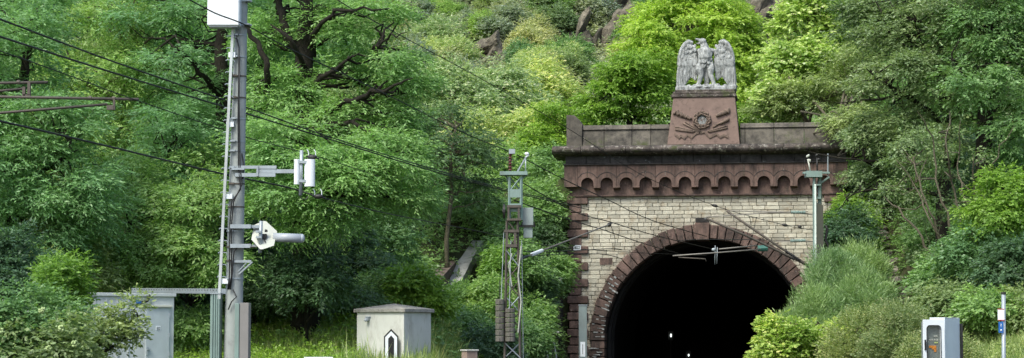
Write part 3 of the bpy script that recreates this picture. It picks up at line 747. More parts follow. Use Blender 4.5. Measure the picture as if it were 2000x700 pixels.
tree('robinia_tree', 'light green robinia with thin trunk standing behind the ends of the bracket arms', 'tree', b, 13, TR(b, (245,420,68,.2), (240,280,68,.17), (238,120,68,.13), (235,30,68,.08)),
     [X(180,60,68,110,80,2.2,34), X(240,170,67,90,80,2,30), X(140,180,67,90,80,2,26), X(250,-10,68,100,60,2,18), X(200,290,66,100,60,2,24)], G_ROB2, limbs=[[(W(240,250,68),.09),(W(200,200,67),.06),(W(165,150,66.5),.03)],[(W(238,150,68),.09),(W(270,100,67.5),.06),(W(300,70,67),.03)]],
     pr=.6, flat=.45, ntw=50, k=6, L=.17, Wd=.055, droop=.3, twl=.4, bark=BARKL)
b = B(30, 58)
tree('robinia_tree', 'dense robinia filling the left edge of the picture behind the bracket arms', 'tree', b, 14, TR(b, (30,520,58,.25), (20,380,58,.22), (40,200,58,.17), (60,60,58,.1)),
     [X(40,120,58,110,90,2,34), X(100,260,57,110,70,1.9,36), X(20,320,57,110,70,1.9,34), X(140,370,57,90,60,1.7,26), X(60,430,57,110,60,1.8,34), X(20,20,59,110,70,2,20), X(-60,220,58,80,120,2,22), X(60,500,57,110,50,1.6,22), X(190,430,58,60,50,1.4,12)], G_ROB,
     limbs=[[(W(25,380,58),.12),(W(90,330,57),.07),(W(140,300,56.5),.03)],[(W(25,400,58),.1),(W(20,350,57),.08),(W(-40,300,57),.05)]], pr=.58, flat=.45, ntw=52, k=6, L=.17, Wd=.055, droop=.22, twl=.38)
# ---- smaller trees and bushes behind the container
for i, (px, Y, lobes_, mat, lab) in enumerate([
    (250, 62, [X(250,430,61,80,80,1.5,26), X(200,510,60,70,50,1.3,20), X(290,520,60,70,50,1.3,20), X(240,350,62,60,50,1.2,12)], G_MID, 'bushy mid green small tree directly above the grey equipment container'),
    (370, 62, [X(370,420,61,85,75,1.6,30), X(330,500,60,80,60,1.4,26), X(420,520,60,50,50,1.2,14), X(390,340,63,60,50,1.3,12)], G_ROB2, 'light green leafy small tree between the container roof and the antenna mast'),
    (150, 60, [X(130,480,58,60,50,1.2,16), X(60,540,56,70,50,1.2,16), X(150,540,58,60,40,1.2,14)], G_OLIVE, 'olive green small tree above the left end of the container')]):
    b = B(px, Y); tree('small_tree', lab, 'tree', b, 30+i, TR(b, (px,540,Y,.1), (px,440,Y,.08), (px+5,380,Y,.04)), lobes_, mat, pr=.5, flat=.5, ntw=50, k=5, L=.16, Wd=.065, droop=.25)
# ---- shrubs beneath the robinia, deep shade put into the dark leaf colour
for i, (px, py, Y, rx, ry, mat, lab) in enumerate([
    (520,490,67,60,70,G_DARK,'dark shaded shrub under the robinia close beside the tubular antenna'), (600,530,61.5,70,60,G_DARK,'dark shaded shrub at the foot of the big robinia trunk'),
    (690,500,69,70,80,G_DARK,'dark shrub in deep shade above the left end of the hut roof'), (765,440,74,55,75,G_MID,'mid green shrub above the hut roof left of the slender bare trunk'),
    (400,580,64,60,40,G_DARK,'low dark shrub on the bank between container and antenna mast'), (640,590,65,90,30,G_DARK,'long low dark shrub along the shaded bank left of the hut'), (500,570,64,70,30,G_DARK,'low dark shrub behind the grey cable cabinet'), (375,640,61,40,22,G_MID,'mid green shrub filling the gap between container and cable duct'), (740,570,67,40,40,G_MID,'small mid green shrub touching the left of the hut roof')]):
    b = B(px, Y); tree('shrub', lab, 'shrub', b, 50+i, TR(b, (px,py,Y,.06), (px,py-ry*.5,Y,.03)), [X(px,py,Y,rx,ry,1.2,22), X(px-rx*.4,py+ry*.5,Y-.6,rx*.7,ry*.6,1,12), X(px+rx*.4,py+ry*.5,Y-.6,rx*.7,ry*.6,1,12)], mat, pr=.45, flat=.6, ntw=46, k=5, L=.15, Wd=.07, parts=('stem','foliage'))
b = B(795, 66)
tree('shrub', 'fresh light green leafy shrub rising right behind the hut roof', 'shrub', b, 60, TR(b, (795,600,66,.05), (800,560,66,.03)), [X(800,560,66,48,32,.8,22), X(770,590,66,40,22,.7,12), X(835,590,66,40,25,.7,14)], G_FRESH, pr=.32, flat=.6, ntw=44, k=5, L=.17, Wd=.085, parts=('stem','foliage'))
# ---- slender trunk tree and dark trees centre
b = B(875, 80)
tree('slender_tree', 'slender bare-trunked tree with thin crown above the concrete chute', 'tree', b, 61, TR(b, (872,470,80,.09), (882,380,80,.08), (880,300,80,.06), (890,250,80,.04)),
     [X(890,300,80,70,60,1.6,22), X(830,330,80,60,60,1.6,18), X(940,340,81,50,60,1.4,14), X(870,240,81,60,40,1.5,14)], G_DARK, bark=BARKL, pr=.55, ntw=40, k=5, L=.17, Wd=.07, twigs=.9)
b = B(925, 84)
tree('slender_tree', 'thin grey-stemmed young tree between the slender bare trunk and the lattice mast', 'tree', b, 62, TR(b, (915,440,84,.06), (905,330,84,.05), (885,290,84,.04), (900,250,84,.03)),
     [X(930,400,84,50,50,1.3,14), X(960,440,84,50,50,1.3,16), X(905,375,85,40,45,1.3,12)], G_MID, bark=BARKL, pr=.5, ntw=44, k=5, L=.17, Wd=.07)
# ---- yellow-green flowering trees on the slope
for i, (px, py, Y, rx, ry, lab) in enumerate([
    (880,200,108,90,70,'pale yellow-green flowering tree nearest the big robinia crown'), (985,200,112,90,75,'broad pale yellow-green flowering tree above the lattice mast'),
    (930,290,102,90,60,'yellow-green tree half way down the slope behind the slender tree'), (1040,270,104,70,60,'yellow-green tree directly right above the lattice mast top'),
    (1060,180,120,60,50,'small yellow-green tree higher on the slope left of the fresh green tree'), (1010,360,94,70,60,'yellow-green tree behind the lattice mast platform')]):
    b = B(px, Y); z_ = W(px, py, Y).z; 
    tree('flowering_tree', lab, 'tree', b, 70+i, [(tuple(b), .16), (tuple(W(px,py+ry*.5,Y)), .12), (tuple(W(px,py-ry*.4,Y)), .05)], [X(px,py,Y,rx*.8,ry*.8,2.2,32), X(px-rx*.6,py+ry*.4,Y-1,rx*.6,ry*.6,1.8,20), X(px+rx*.6,py+ry*.4,Y-1,rx*.6,ry*.6,1.8,20), X(px,py-ry*.6,Y+.5,rx*.5,ry*.5,1.5,14)],
         G_YEL if i != 5 else G_ROB2, pr=.75, flat=.55, ntw=44, k=5, L=.22, Wd=.11, bark=BARKL)
# ---- left flank of the portal
for i, (px, py, Y, rx, ry, mat, nm, lab) in enumerate([
    (1085,250,96,50,50,G_FRESH,'small_tree','fresh green small tree beside the curved parapet end'), (1075,330,92,40,50,G_MID,'small_tree','mid green small tree beside the left end of the corbel frieze'),
    (1066,408,87.2,24,46,G_MID,'shrub','mid green upright shrub just left of the upper quoins of the portal'), (1060,400,90,60,50,G_MID,'small_tree','mid green small tree behind the grey transformer cabinet'), (1052,480,86,42,50,G_DARK,'shrub','dark green shrub beside the upper quoins of the tunnel portal'),
    (1066,532,82,40,36,G_MID,'shrub','mid green shrub drooping over the left quoins under the number plate'), (1035,565,80,45,50,G_DARK,'shrub','dark green shrub on the bank right of the lattice mast'), (1040,625,77,32,40,G_MID,'shrub','mid green shrub right beside the dark retaining wall')]):
    b = B(px, Y)
    tree(nm, lab, 'tree' if nm == 'small_tree' else 'shrub', b, 80+i, [(tuple(b), .07), (tuple(W(px,py+ry*.4,Y)), .06), (tuple(W(px,py-ry*.4,Y)), .03)], [X(px,py,Y,rx,ry,1.3,26), X(px-rx*.6,py+ry*.5,Y-.5,rx*.7,ry*.6,1.1,16), X(px+rx*.3,py+ry*.4,Y-.5,rx*.6,ry*.6,1.1,10)], mat, pr=.48, flat=.5, ntw=46, k=5, L=.17, Wd=.075, parts=('trunk','crown') if nm=='small_tree' else ('stem','foliage'))
for i, (px, py, Y, rx, ry, mat, lab) in enumerate([
    (915,590,76,32,35,G_MID,'mid green shrub at the right foot of the concrete chute'), (982,525,78,26,42,G_FRESH,'fresh green shrub just right of the top of the chute'), (900,640,70,60,45,G_MID,'mid green shrub between the hut and the small marker box'),
    (960,600,74,40,60,G_ROB2,'light green shrub directly left behind the lattice mast weights'), (992,475,82,36,42,G_MID,'mid green shrub behind the lattice mast at pulley height'), (1010,520,79,40,50,G_MID,'mid green shrub seen through the lattice mast'), (950,680,68,50,30,G_DARK,'low dark shrub behind the small marker box'), (1020,660,72,35,40,G_MID,'mid green shrub at the foot of the bank right of the weights')]):
    b = B(px, Y)
    tree('shrub', lab, 'shrub', b, 100+i, [(tuple(b), .05), (tuple(W(px,py,Y)), .03)], [X(px,py,Y,rx,ry,1.1,24), X(px-rx*.5,py+ry*.5,Y-.5,rx*.7,ry*.6,.9,12), X(px+rx*.5,py+ry*.5,Y-.5,rx*.7,ry*.6,.9,12)], mat, pr=.4, flat=.6, ntw=44, k=5, L=.15, Wd=.075, parts=('stem','foliage'))
# ---- lime green tree behind the eagle, and fresh green neighbour
b = B(1345, 101)
tree('acacia_tree', 'bright lime green golden robinia rising behind the stone eagle', 'tree', b, 120, [(tuple(b), .25), (tuple(W(1345,220,101)), .2), (tuple(W(1350,120,101)), .14), (tuple(W(1340,20,101)), .06)],
     [X(1330,60,101,110,60,2.4,52), X(1260,90,100,65,60,2,34), X(1420,60,101,60,60,2,32), X(1345,10,102,110,35,2,34), X(1400,140,100,75,50,2,34), X(1300,130,99.5,80,45,1.8,30), X(1450,110,101,40,40,1.5,16), X(1440,210,99,45,50,1.5,20)], G_LIME,
     limbs=[[(W(1348,150,101),.1),(W(1400,110,100),.06),(W(1430,80,99.5),.03)],[(W(1347,170,101),.1),(W(1290,120,100),.06),(W(1250,90,99.5),.03)]], pr=.62, flat=.42, ntw=56, k=6, L=.22, Wd=.09, droop=.3, twl=.4, bark=BARKL)
b = B(1230, 97)
tree('small_tree', 'fresh green layered tree behind the left parapet of the portal', 'tree', b, 121, [(tuple(b), .2), (tuple(W(1230,230,97)), .14), (tuple(W(1240,170,97)), .06)],
     [X(1240,150,97,75,45,1.8,32), X(1190,200,97,55,45,1.6,24), X(1280,200,97,50,50,1.6,22), X(1150,235,97,40,25,1.2,10), X(1420,235,97,40,30,1.2,8)], G_FRESH, limbs=[[(W(1232,220,97),.08),(W(1200,190,96.5),.05),(W(1180,180,96),.02)]], pr=.6, flat=.35, ntw=52, k=6, L=.2, Wd=.09, droop=.25, twl=.4)
# ---- right side trees
b = B(1560, 93)
tree('poplar_tree', 'pale silvery-leaved poplar right of the lime green tree', 'tree', b, 122, [(tuple(b), .2), (tuple(W(1560,230,93)), .16), (tuple(W(1575,100,93)), .08), (tuple(W(1580,0,93)), .04)],
     [X(1560,60,93,50,70,1.6,28), X(1600,10,93,70,60,1.7,26), X(1530,130,92,45,50,1.4,20), X(1590,140,92,70,70,1.7,30), X(1520,200,91,45,40,1.3,14), X(1650,80,93,60,80,1.7,26)], G_POP, limbs=[[(W(1562,200,93),.07),(W(1535,150,92),.04),(W(1520,110,91.5),.02)]], pr=.55, flat=.7, ntw=46, k=5, L=.2, Wd=.15, droop=.15, bark=BARKL)
b = B(1590, 90)
tree('small_tree', 'olive green feathery tree behind the right parapet of the portal', 'tree', b, 123, [(tuple(b), .14), (tuple(W(1570,220,90)), .1), (tuple(W(1540,150,90)), .04)],
     [X(1560,200,90,70,45,1.5,26), X(1640,190,89,70,60,1.6,28), X(1500,225,91,40,22,1,10), X(1690,130,88,60,70,1.6,22), X(1670,250,84,60,40,1.4,20)], G_OLIVE, limbs=[[(W(1580,215,90),.06),(W(1630,180,89),.04),(W(1670,150,88),.02)]], pr=.55, flat=.5, ntw=50, k=5, L=.16, Wd=.075, bark=BARKL)
b = B(1835, 72)
tree('oak_tree', 'large dark oak with long horizontal branches reaching left over the portal end', 'tree', b, 124, TR(b, (1840,400,72,.22), (1850,260,72,.2), (1835,120,72,.15), (1830,0,72,.1)),
     [X(1800,60,72,100,70,2,34), X(1740,150,71,70,60,1.7,26), X(1850,170,71,90,60,1.8,26), X(1740,260,72,70,45,1.6,24), X(1690,285,74,45,22,1.1,10), X(1800,280,71,80,50,1.7,20), X(1720,50,73,70,60,1.7,22), X(1880,30,71,90,60,1.8,24), X(1715,350,73,45,40,1.3,14), X(1720,-10,74,110,50,2,16)], G_OLIVE,
     limbs=[[(W(1845,240,72),.1),(W(1790,200,71.5),.07),(W(1740,170,71),.06),(W(1700,140,70.5),.03)],[(W(1848,250,72),.1),(W(1780,190,71.5),.06),(W(1720,195,71),.04),(W(1650,200,70.6),.02)],[(W(1848,300,72),.09),(W(1760,305,71.5),.06),(W(1690,315,72),.04),(W(1600,300,73),.02)],
            [(W(1842,200,72),.1),(W(1880,170,71),.07),(W(1920,175,70.5),.03)],[(W(1840,150,72),.09),(W(1800,90,71.4),.06),(W(1790,40,71),.04)],[(W(1845,380,72),.08),(W(1760,370,71.5),.05),(W(1680,375,72),.03),(W(1640,405,72.5),.015)]],
     pr=.58, flat=.42, ntw=52, k=5, L=.15, Wd=.07, droop=.2)
b = B(1925, 70)
tree('oak_tree', 'thick-trunked dark oak near the right edge of the picture', 'tree', b, 125, TR(b, (1925,420,70,.34), (1922,300,70,.3), (1925,200,70,.26), (1940,60,70,.2), (1950,-40,70,.12)),
     [X(1930,60,70,90,80,1.9,34), X(1980,160,69,80,80,1.8,28), X(1900,180,69,60,50,1.5,16), X(1990,270,69,60,60,1.6,20), X(1950,-20,70,120,60,2,20)], G_MID, limbs=[[(W(1922,210,70),.12),(W(1890,150,69.5),.08),(W(1860,120,69),.04)],[(W(1925,160,70),.12),(W(1970,110,69.5),.08),(W(2010,90,69),.05)]], pr=.6, flat=.42, ntw=52, k=5, L=.16, Wd=.075)
b = B(1965, 78)
tree('oak_tree', 'slim oak behind and between the two thick trunks at the right edge', 'tree', b, 126, TR(b, (1960,420,78,.12), (1975,250,78,.1), (1968,120,78,.08)), [X(1980,330,77,70,60,1.6,22), X(1900,320,77,70,60,1.6,22), X(2020,200,78,70,90,1.8,20)], G_DARK, bark=BARKL, pr=.6, ntw=46, k=5, L=.17, Wd=.08)
# ---- multi-stemmed thin hazel clump
b = B(1845, 66)
stems = []; rs = random.Random(77)
for (x0, pts) in [(1850,[(1820,480),(1790,400),(1770,330)]), (1860,[(1845,470),(1815,380),(1805,290),(1780,240)]), (1872,[(1862,470),(1845,380),(1830,300),(1835,240)]), (1880,[(1880,470),(1868,400),(1850,330),(1855,260)]), (1890,[(1905,480),(1900,400),(1915,330),(1950,270)]),
                  (1840,[(1800,500),(1760,440),(1720,400)]), (1870,[(1840,500),(1800,440),(1775,380),(1740,330)]), (1885,[(1890,480),(1885,400),(1882,330)])]:
    Y0 = 66 + rs.uniform(-.5, .5)
    stems.append([(tuple(B(x0, Y0)), .05), (tuple(W(x0, 560, Y0)), .045)] + [(tuple(W(q[0], q[1], Y0 + rs.uniform(-.5,.5))), .038 - .008*i) for i, q in enumerate(pts)])
tree('hazel_shrub', 'many-stemmed shrub with bare leaning grey stems on the right bank', 'shrub', b, 127, [(tuple(b), .06), (tuple(W(1845,520,66)), .04)], [X(1790,300,66.5,70,50,1.2,10), X(1860,300,66.5,70,50,1.2,9), X(1740,390,66.5,50,40,1,6), X(1910,420,66.5,50,50,1,7), X(1830,420,67,60,40,1,4), X(1815,510,67,35,30,.9,5)], G_OLIVE,
     limbs=stems, pr=.4, flat=.5, ntw=34, k=4, L=.14, Wd=.08, bark=BARKL, parts=('stump','foliage'), branch_name='stem', twigs=.9, tw_r=.012, lsc=1.1, lfwd=1.5)
for i, (px, py, Y, rx, ry, mat, lab) in enumerate([
    (1960,390,62,60,70,G_FRESH,'bright green broadleaf shrub above the signpost at the right edge'), (1910,490,62,60,50,G_MID,'mid green shrub left above the signpost'), (1980,520,60,50,50,G_DARK,'dark green shrub directly behind the top of the signpost'),
    (1860,590,60,55,30,G_OLIVE,'low olive shrub directly above the glazed cabinet'), (1935,600,58,45,25,G_MID,'low mid green shrub left of the signpost plates'), (1995,600,58,40,30,G_OLIVE,'low olive shrub right of the signpost'), (1850,535,64,45,34,G_MID,'mid green shrub at the base of the bare leaning stems'), (1660,420,84,35,30,G_FRESH,'fresh green shrub beside the right quoins of the portal'), (1670,380,88,60,40,G_OLIVE,'olive shrub at the top of the stony track'), (1672,490,80,32,40,G_FRESH,'fresh green shrub left of the stony track'), (1825,450,80,45,50,G_MID,'mid green shrub right of the stony track'), (1660,450,80,40,40,G_DARK,'dark shrub tucked against the portal wall behind the right mast')]):
    b = B(px, Y)
    tree('shrub', lab, 'shrub', b, 130+i, [(tuple(b), .05), (tuple(W(px,py,Y)), .03)], [X(px,py,Y,rx,ry,1.1,26), X(px-rx*.5,py+ry*.5,Y-.5,rx*.7,ry*.6,.9,14), X(px+rx*.5,py+ry*.5,Y-.5,rx*.7,ry*.6,.9,14)], mat, pr=.42, flat=.55, ntw=44, k=5, L=.14, Wd=.08, parts=('stem','foliage'))
# ---- broom bushes, maple sapling, dull shrubs in front of the right pier
for i, (px, py, Y, rx, ry, lab) in enumerate([(1632,548,69,42,45,'tall feathery blue-green broom bush in front of the right quoins'), (1688,596,67,48,40,'broad feathery broom bush at the middle of the right bank'), (1592,622,67,42,40,'feathery broom bush hanging over the right foot of the arch'), (1682,532,72,26,30,'small feathery broom bush close to the stony track')]):
    b = B(px, Y)
    tree('broom_bush', lab, 'bush', b, 150+i, [(tuple(b), .05), (tuple(W(px,py,Y)), .03)], [X(px,py,Y,rx,ry,1.1,24), X(px-rx*.6,py+ry*.7,Y-.6,rx*.7,ry*.7,.9,15), X(px+rx*.6,py+ry*.7,Y-.6,rx*.7,ry*.7,.9,15)], G_BROOM, pr=.34, flat=1.0, ntw=70, k=6, L=.2, Wd=.03, droop=-.35, twl=.28, upw=.3, rise=.5, parts=('stem','foliage'), bark=BARKL)
b = B(1565, 55)
tree('maple_sapling', 'bright yellow-green young maple at the bottom right of the tunnel mouth', 'sapling', b, 160, [(tuple(b), .05), (tuple(W(1565,660,55)), .035), (tuple(W(1550,620,55)), .02)], [X(1560,670,55,60,40,.8,24), X(1610,680,55,45,30,.8,16), X(1520,640,55,22,22,.4,7), X(1512,668,55,25,14,.4,6), X(1530,705,55,50,30,.6,16), X(1640,650,56,25,20,.4,6)], G_MAPLE, pr=.24, flat=.55, ntw=34, k=5, L=.15, Wd=.085, droop=.15, twl=.25, parts=('stem','foliage'), bark=BARKL)
for i, (px, py, Y, rx, ry, lab) in enumerate([(1680,670,52,55,50,'dull yellow-grey shrub between the maple sapling and the glazed cabinet'), (1760,650,50,60,50,'dull yellow-green shrub immediately left of the glazed cabinet'), (1830,700,48,60,50,'dull shrub behind the glazed cabinet')]):
    b = B(px, Y)
    tree('shrub', lab, 'shrub', b, 165+i, [(tuple(b), .04), (tuple(W(px,py,Y)), .03)], [X(px,py,Y,rx,ry,.8,30), X(px-rx*.5,py+ry*.6,Y-.4,rx*.7,ry*.7,.7,18), X(px+rx*.5,py+ry*.6,Y-.4,rx*.7,ry*.7,.7,18)], G_DRY, pr=.28, flat=.8, ntw=60, k=5, L=.075, Wd=.038, droop=0, rise=.2, twl=.2, parts=('stem','foliage'), bark=BARKL)
# ---- near bushes lower left
for i, (px, py, Y, rx, ry, mat, lab) in enumerate([
    (45,635,38,105,75,G_MID,'big-leaved bush filling the lower left corner'), (118,590,40,34,90,G_FRESH,'upright bright green bush left in front of the container'), (135,690,39,40,40,G_OLIVE,'twiggy bush reaching right across the container front'), (20,520,42,70,60,G_DARK,'dark bush at the left edge above the big-leaved bush')]):
    b = B(px, Y)
    lim_ = [[(W(190,680,39),.015),(W(235,640,39),.012),(W(270,620,39),.006)],[(W(200,690,39),.015),(W(240,665,38.8),.01),(W(278,650,38.8),.005)]] if i == 2 else []
    lb = [X(px,py,Y,rx,ry,1.0,44), X(px-rx*.4,py+ry*.7,Y-.5,rx*.7,ry*.5,.9,20), X(px+rx*.4,py+ry*.6,Y-.5,rx*.6,ry*.5,.8,20)]
    if i == 2: lb += [X(232,632,39,25,12,.2,4), X(262,652,39,14,5,.15,2), X(266,605,39,8,8,.15,2), X(210,655,39,25,20,.3,6)]
    tree('bush', lab, 'bush', b, 170+i, [(tuple(b), .05), (tuple(W(px,py,Y)), .03)], lb, mat, limbs=lim_, pr=.26, flat=.7, ntw=42, k=5, L=.1, Wd=.055, droop=.12, twl=.2, parts=('stem','foliage'), branch_name='branch')
b = B(95, 37)
fl = empty('snowball_bush', b, 0, label='bush carrying a few round pale green flower heads in the lower left corner', cat='bush')
rng = np.random.default_rng(5)
A_ = pads(rng, np.array([[(rng.random()-.5)*1.9, (rng.random()-.5)*1, rng.uniform(.9,1.95)] for _ in range(40)]), np.full((40,3),.2), rn(rng,40)*.3, 30, 5, .1, .06, .12, .2)
leaf_obj('foliage', *A_, G_OLIVE, fl)
mb = MB(); [mb.tube([(0,0,0),(.1*i-.25,0,.8),(.25*i-.6,.05*i,1.4)], [.03,.02,.01], 6) for i in range(6)]; mb.build('stem', BARKL, fl)
for (px, py) in ((82,606),(120,642),(62,690),(95,682),(146,672),(2,648)):
    c_ = W(px, py, 36.4) - b; mb = MB()
    for j in range(22): 
        d = Vector(rn(rng, 1)[0]); mb.ell(c_ + d*.05, (.022,.022,.022), 6, 4)
    mb.build('flower_head', paint('cream_flower_%d' % px, (.35,.45,.2), .8, 0, .05), fl, smooth=True)

# ------------------------------------------------------------------ far hillside scrub (prototypes copied)
def proto(seed, mat, r, lob, **k):
    return dict(seed=seed, mat=mat, r=r, lob=lob, k=k)
def mkproto(nm, label, loc, seed, mat, R_, n, **k):
    rng = np.random.default_rng(seed); lb = []
    for j in range(4):
        a = rng.uniform(0, 6.28); q = R_ * .45 * (j > 0)
        lb.append(((loc[0]+q*math.cos(a), loc[1]+q*math.sin(a), loc[2] + R_*(.95 if j == 0 else rng.uniform(.4,.8))), (R_*.65, R_*.65, R_*.6), n))
    r_ = tree(nm, label, 'shrub', loc, seed, [(tuple(loc), .08), ((loc[0], loc[1], loc[2]+R_*.8), .05)], lb, mat, parts=('stem','foliage'), **k)
    reg(r_); return r_
hl = 'one of the grey-green scrub bushes covering the rocky hillside above the portal'
hg = 'scrub bushes on the rocky hillside'
spots = []
rs = random.Random(21)
for row in range(12):
    py = -30 + row * 19
    for col in range(27):
        px = 740 + col * 31 + rs.uniform(-14, 14) + (row % 2) * 15; q = py + rs.uniform(-8, 8)
        if q > 150 and px > 1120 and px < 1500: continue
        h = hit(px, q, 112)
        if h is None: continue
        spots.append((h, px, q))
# rock outcrops (px, py, width px, height px)
rocks = [(1010,8,60,30,'grey rock outcrop at the top of the hillside left of centre'), (1040,20,34,26,'small dark rock outcrop below the topmost one'), (1205,15,50,36,'brownish rock outcrop on the ridge left of the lime tree'), (1175,78,56,44,'jagged dark rock outcrop just left of the lime tree'), (1118,72,34,34,'pale grey rock slab between two rock outcrops'),
         (960,112,54,40,'leaning dark rock outcrop low on the hillside'), (893,98,20,24,'small black rock hollow at the left of the hillside'), (1500,40,80,60,'grey rock cliff between lime tree and poplar'), (1525,10,60,40,'upper rock cliff right of the lime tree crown'), (955,122,30,22,'small rock at the foot of the leaning outcrop'), (1270,-5,40,24,'small rust brown rock at the top edge'), (1095,-5,50,24,'dark rock crest at the top centre')]
def rock(c, wd, hh, seed, label):
    rs = random.Random(seed); mb = MB(); lean = rs.uniform(.45, .8)
    bm = bmesh.new(); bmesh.ops.create_icosphere(bm, subdivisions=4, radius=1); bm.verts.index_update()
    dirs = [v.co.normalized() for v in bm.verts]; fcs = [[v.index for v in f.verts] for f in bm.faces]; bm.free()
    for q in range(11):
        pl = [(Vector((rs.gauss(0,1), rs.gauss(0,1), rs.gauss(0,1))).normalized(), rs.uniform(.45, 1)) for _ in range(16)]
        ctr = Vector((rs.uniform(-.8,.8)*wd, rs.uniform(-.3,.3)*wd, rs.uniform(-.75,.6)*hh)); sx, sy, sz = rs.uniform(.25,.6)*wd, rs.uniform(.3,.6)*wd, rs.uniform(.3,.75)*hh
        R_ = Matrix.Rotation(lean + rs.uniform(-.25,.25), 3, 'Y') @ Matrix.Rotation(rs.uniform(-.4,.4), 3, 'Z'); vs_ = []
        for d in dirs:
            r_ = min([dd / max(d.dot(nn), 1e-3) for nn, dd in pl if d.dot(nn) > 0.02] + [1.25])
            r_ *= 1 + .07 * noise.noise(d * 4 + Vector((seed, q, 0))) + .05 * noise.noise(d * 11)
            vs_.append(R_ @ Vector((d.x*r_*sx*.55, d.y*r_*sy, d.z*r_*sz*1.3)) + ctr)
        mb.add(vs_, fcs)
    me = bpy.data.meshes.new('rock_outcrop'); me.from_pydata(mb.v, [], mb.f); me.materials.append(ROCK)
    o = bpy.data.objects.new('rock_outcrop', me); COL.objects.link(o); o.location = c; tag(o, label, 'rock'); return o
rk = []
for i, (px, py, ww_, hh_, lab) in enumerate(rocks):
    h = hit(px, py + hh_*.3, 112)
    if h is None: continue
    s_ = h.y / F; c = h + Vector((0, -.5, hh_*s_*.3)); rock(c, ww_*s_*1.0, hh_*s_*1.25, i+1, lab); rk.append((px, py, ww_, hh_))
pr_ = []
mats = [G_GREY, G_OLIVE, G_MID, G_GREY, G_ROB2, G_YEL]
used = [False]*6
k_ = 0
keep = []
for h, px, q in spots:
    if any(abs(px - a) < c*.7+6 and -12 < (q - b_) < d*1.5+14 for a, b_, c, d in rk): continue
    keep.append((h, px, q))
for i, (h, px, q) in enumerate(keep):
    j = rs.choice([0,0,0,3,3,1,1,2,4,0]) if i >= 6 else i
    if q > 110 and rs.random() < .4: j = 5
    if i < 6:
        j = i; p_ = mkproto('scrub_bush', hl, h + Vector((0,0,-.2)), 200+i, mats[i], 2.0, 17, pr=.6, flat=.75, ntw=46, k=5, L=.2, Wd=.1, twl=.35, droop=.05)
        p_['group'] = hg; pr_.append(p_)
    else:
        place(pr_[j], h + Vector((0,0,-.3)), rs.uniform(.45, 1.0) * (h.y/140), rs.uniform(0, 6.28), None, None, rs.uniform(.8, 1.15))
# backdrop trees on the slopes left and right
tl = 'one of the plain green trees on the slope behind the robinias and oaks'
tg = 'woodland trees on the slope behind'
def mktree(loc, seed, mat, H):
    rng = np.random.default_rng(seed); loc = Vector(loc); lb = []
    for j in range(7):
        a = rng.uniform(0, 6.28); q = 1.5 * (j > 0); lb.append(((loc.x+q*math.cos(a), loc.y+q*math.sin(a), loc.z+H*rng.uniform(.35,.85)), (1.7,1.7,1.5), 14))
    r_ = tree('woodland_tree', tl, 'tree', loc, seed, [(tuple(loc), .2), (tuple(loc+Vector((.1,0,H*.5))), .13), (tuple(loc+Vector((0,.1,H*.85))), .05)], lb, mat, pr=.8, flat=.45, ntw=54, k=5, L=.24, Wd=.1, twl=.4, group=tg)
    reg(r_); return r_
tp_ = []
for i, (px, Y) in enumerate([(-40,80),(60,84),(150,78),(250,84),(340,78),(430,82),(520,80),(600,84),(680,82),(-100,70),(630,98),(500,98),(380,98),(260,100),(120,98),(0,100),(1720,98),(1800,92),(1880,96),(1960,92),(2040,88),(1760,112),(1880,115),(2000,112),(-80,115),(80,118),(240,120),(400,118),(560,116),(2100,78),(2090,100),(1850,84),(1950,84)]):
    b = B(px, Y)
    if i < 3: tp_.append(mktree(b, 300+i, [G_MID, G_ROB, G_OLIVE][i], 8.5))
    else: place(tp_[rs.randrange(3)], b, rs.uniform(.85, 1.25), rs.uniform(0, 6.28))

# ------------------------------------------------------------------ ground cover (stuff)
rng = np.random.default_rng(99)
def scatter(n, y0, y1, px0, px1, f=None):
    out = []
    for _ in range(n):
        Y = y0 + (y1 - y0) * rng.random(); px = rng.uniform(px0, px1); x = (px - 1000) / F * Y
        u, v = uv(x, Y)
        if abs(u) < 6.1 and v > -2.5 : continue
        if f and not f(px, Y, x): continue
        py_ = 651 - (T(x, Y) - CAMH) / Y * F
        if 836 < px < 938 and 468 < py_ < 576: continue
        if abs(px - (1703 + 88 * ((py_ - 420) / 220) ** 1.0)) < 16 and 415 < py_ < 645: continue
        out.append((x, Y, T(x, Y)))
    return np.array(out)
def on_slopes(n, y0, y1, px0, px1):
    q = GV[GF]; c = q.mean(1); a = np.linalg.norm(np.cross(q[:, 2] - q[:, 0], q[:, 3] - q[:, 1]), axis=1) / 2
    px = 1000 + c[:, 0] / c[:, 1] * F; ok = (c[:, 1] > y0) & (c[:, 1] < y1) & (px > px0) & (px < px1)
    uu = np.abs((c[:, 0] - O.x) * CT - (c[:, 1] - O.y) * ST); vv = -(c[:, 0] - O.x) * ST - (c[:, 1] - O.y) * CT
    ok &= ~((uu < 5.87) & (vv > -2.5)); q = q[ok]; a = a[ok]; i = rng.choice(len(q), n, p=a / a.sum()); q = q[i]; s_, t_ = rng.random((n, 1)), rng.random((n, 1))
    P_ = (q[:, 0]*(1-s_)+q[:, 1]*s_)*(1-t_) + (q[:, 3]*(1-s_)+q[:, 2]*s_)*t_
    px = 1000 + P_[:, 0] / P_[:, 1] * F; py = 651 - (P_[:, 2] - CAMH) / P_[:, 1] * F
    bad = ((np.abs(px - (928 - (py - 474) * .68)) < 20) & (py > 468) & (py < 574)) | ((np.abs(px - (1703 + 88 * (py - 420) / 220)) < 9) & (py > 415) & (py < 645))
    return P_[~bad]
C = np.concatenate([on_slopes(27000, 62, 125, -150, 2150), on_slopes(5000, 50, 110, 2150, 2700), on_slopes(3000, 50, 110, -500, -150)])
C[:, 2] += rng.random(len(C)) * .35
A_ = pads(rng, C, np.full((len(C),3), .32), rn(rng, len(C))*.3, 6, 5, .15, .08, .1, .25)
tag(leaf_obj('undergrowth', *A_, G_MID), 'low leafy undergrowth covering the banks', 'undergrowth', kind='stuff')
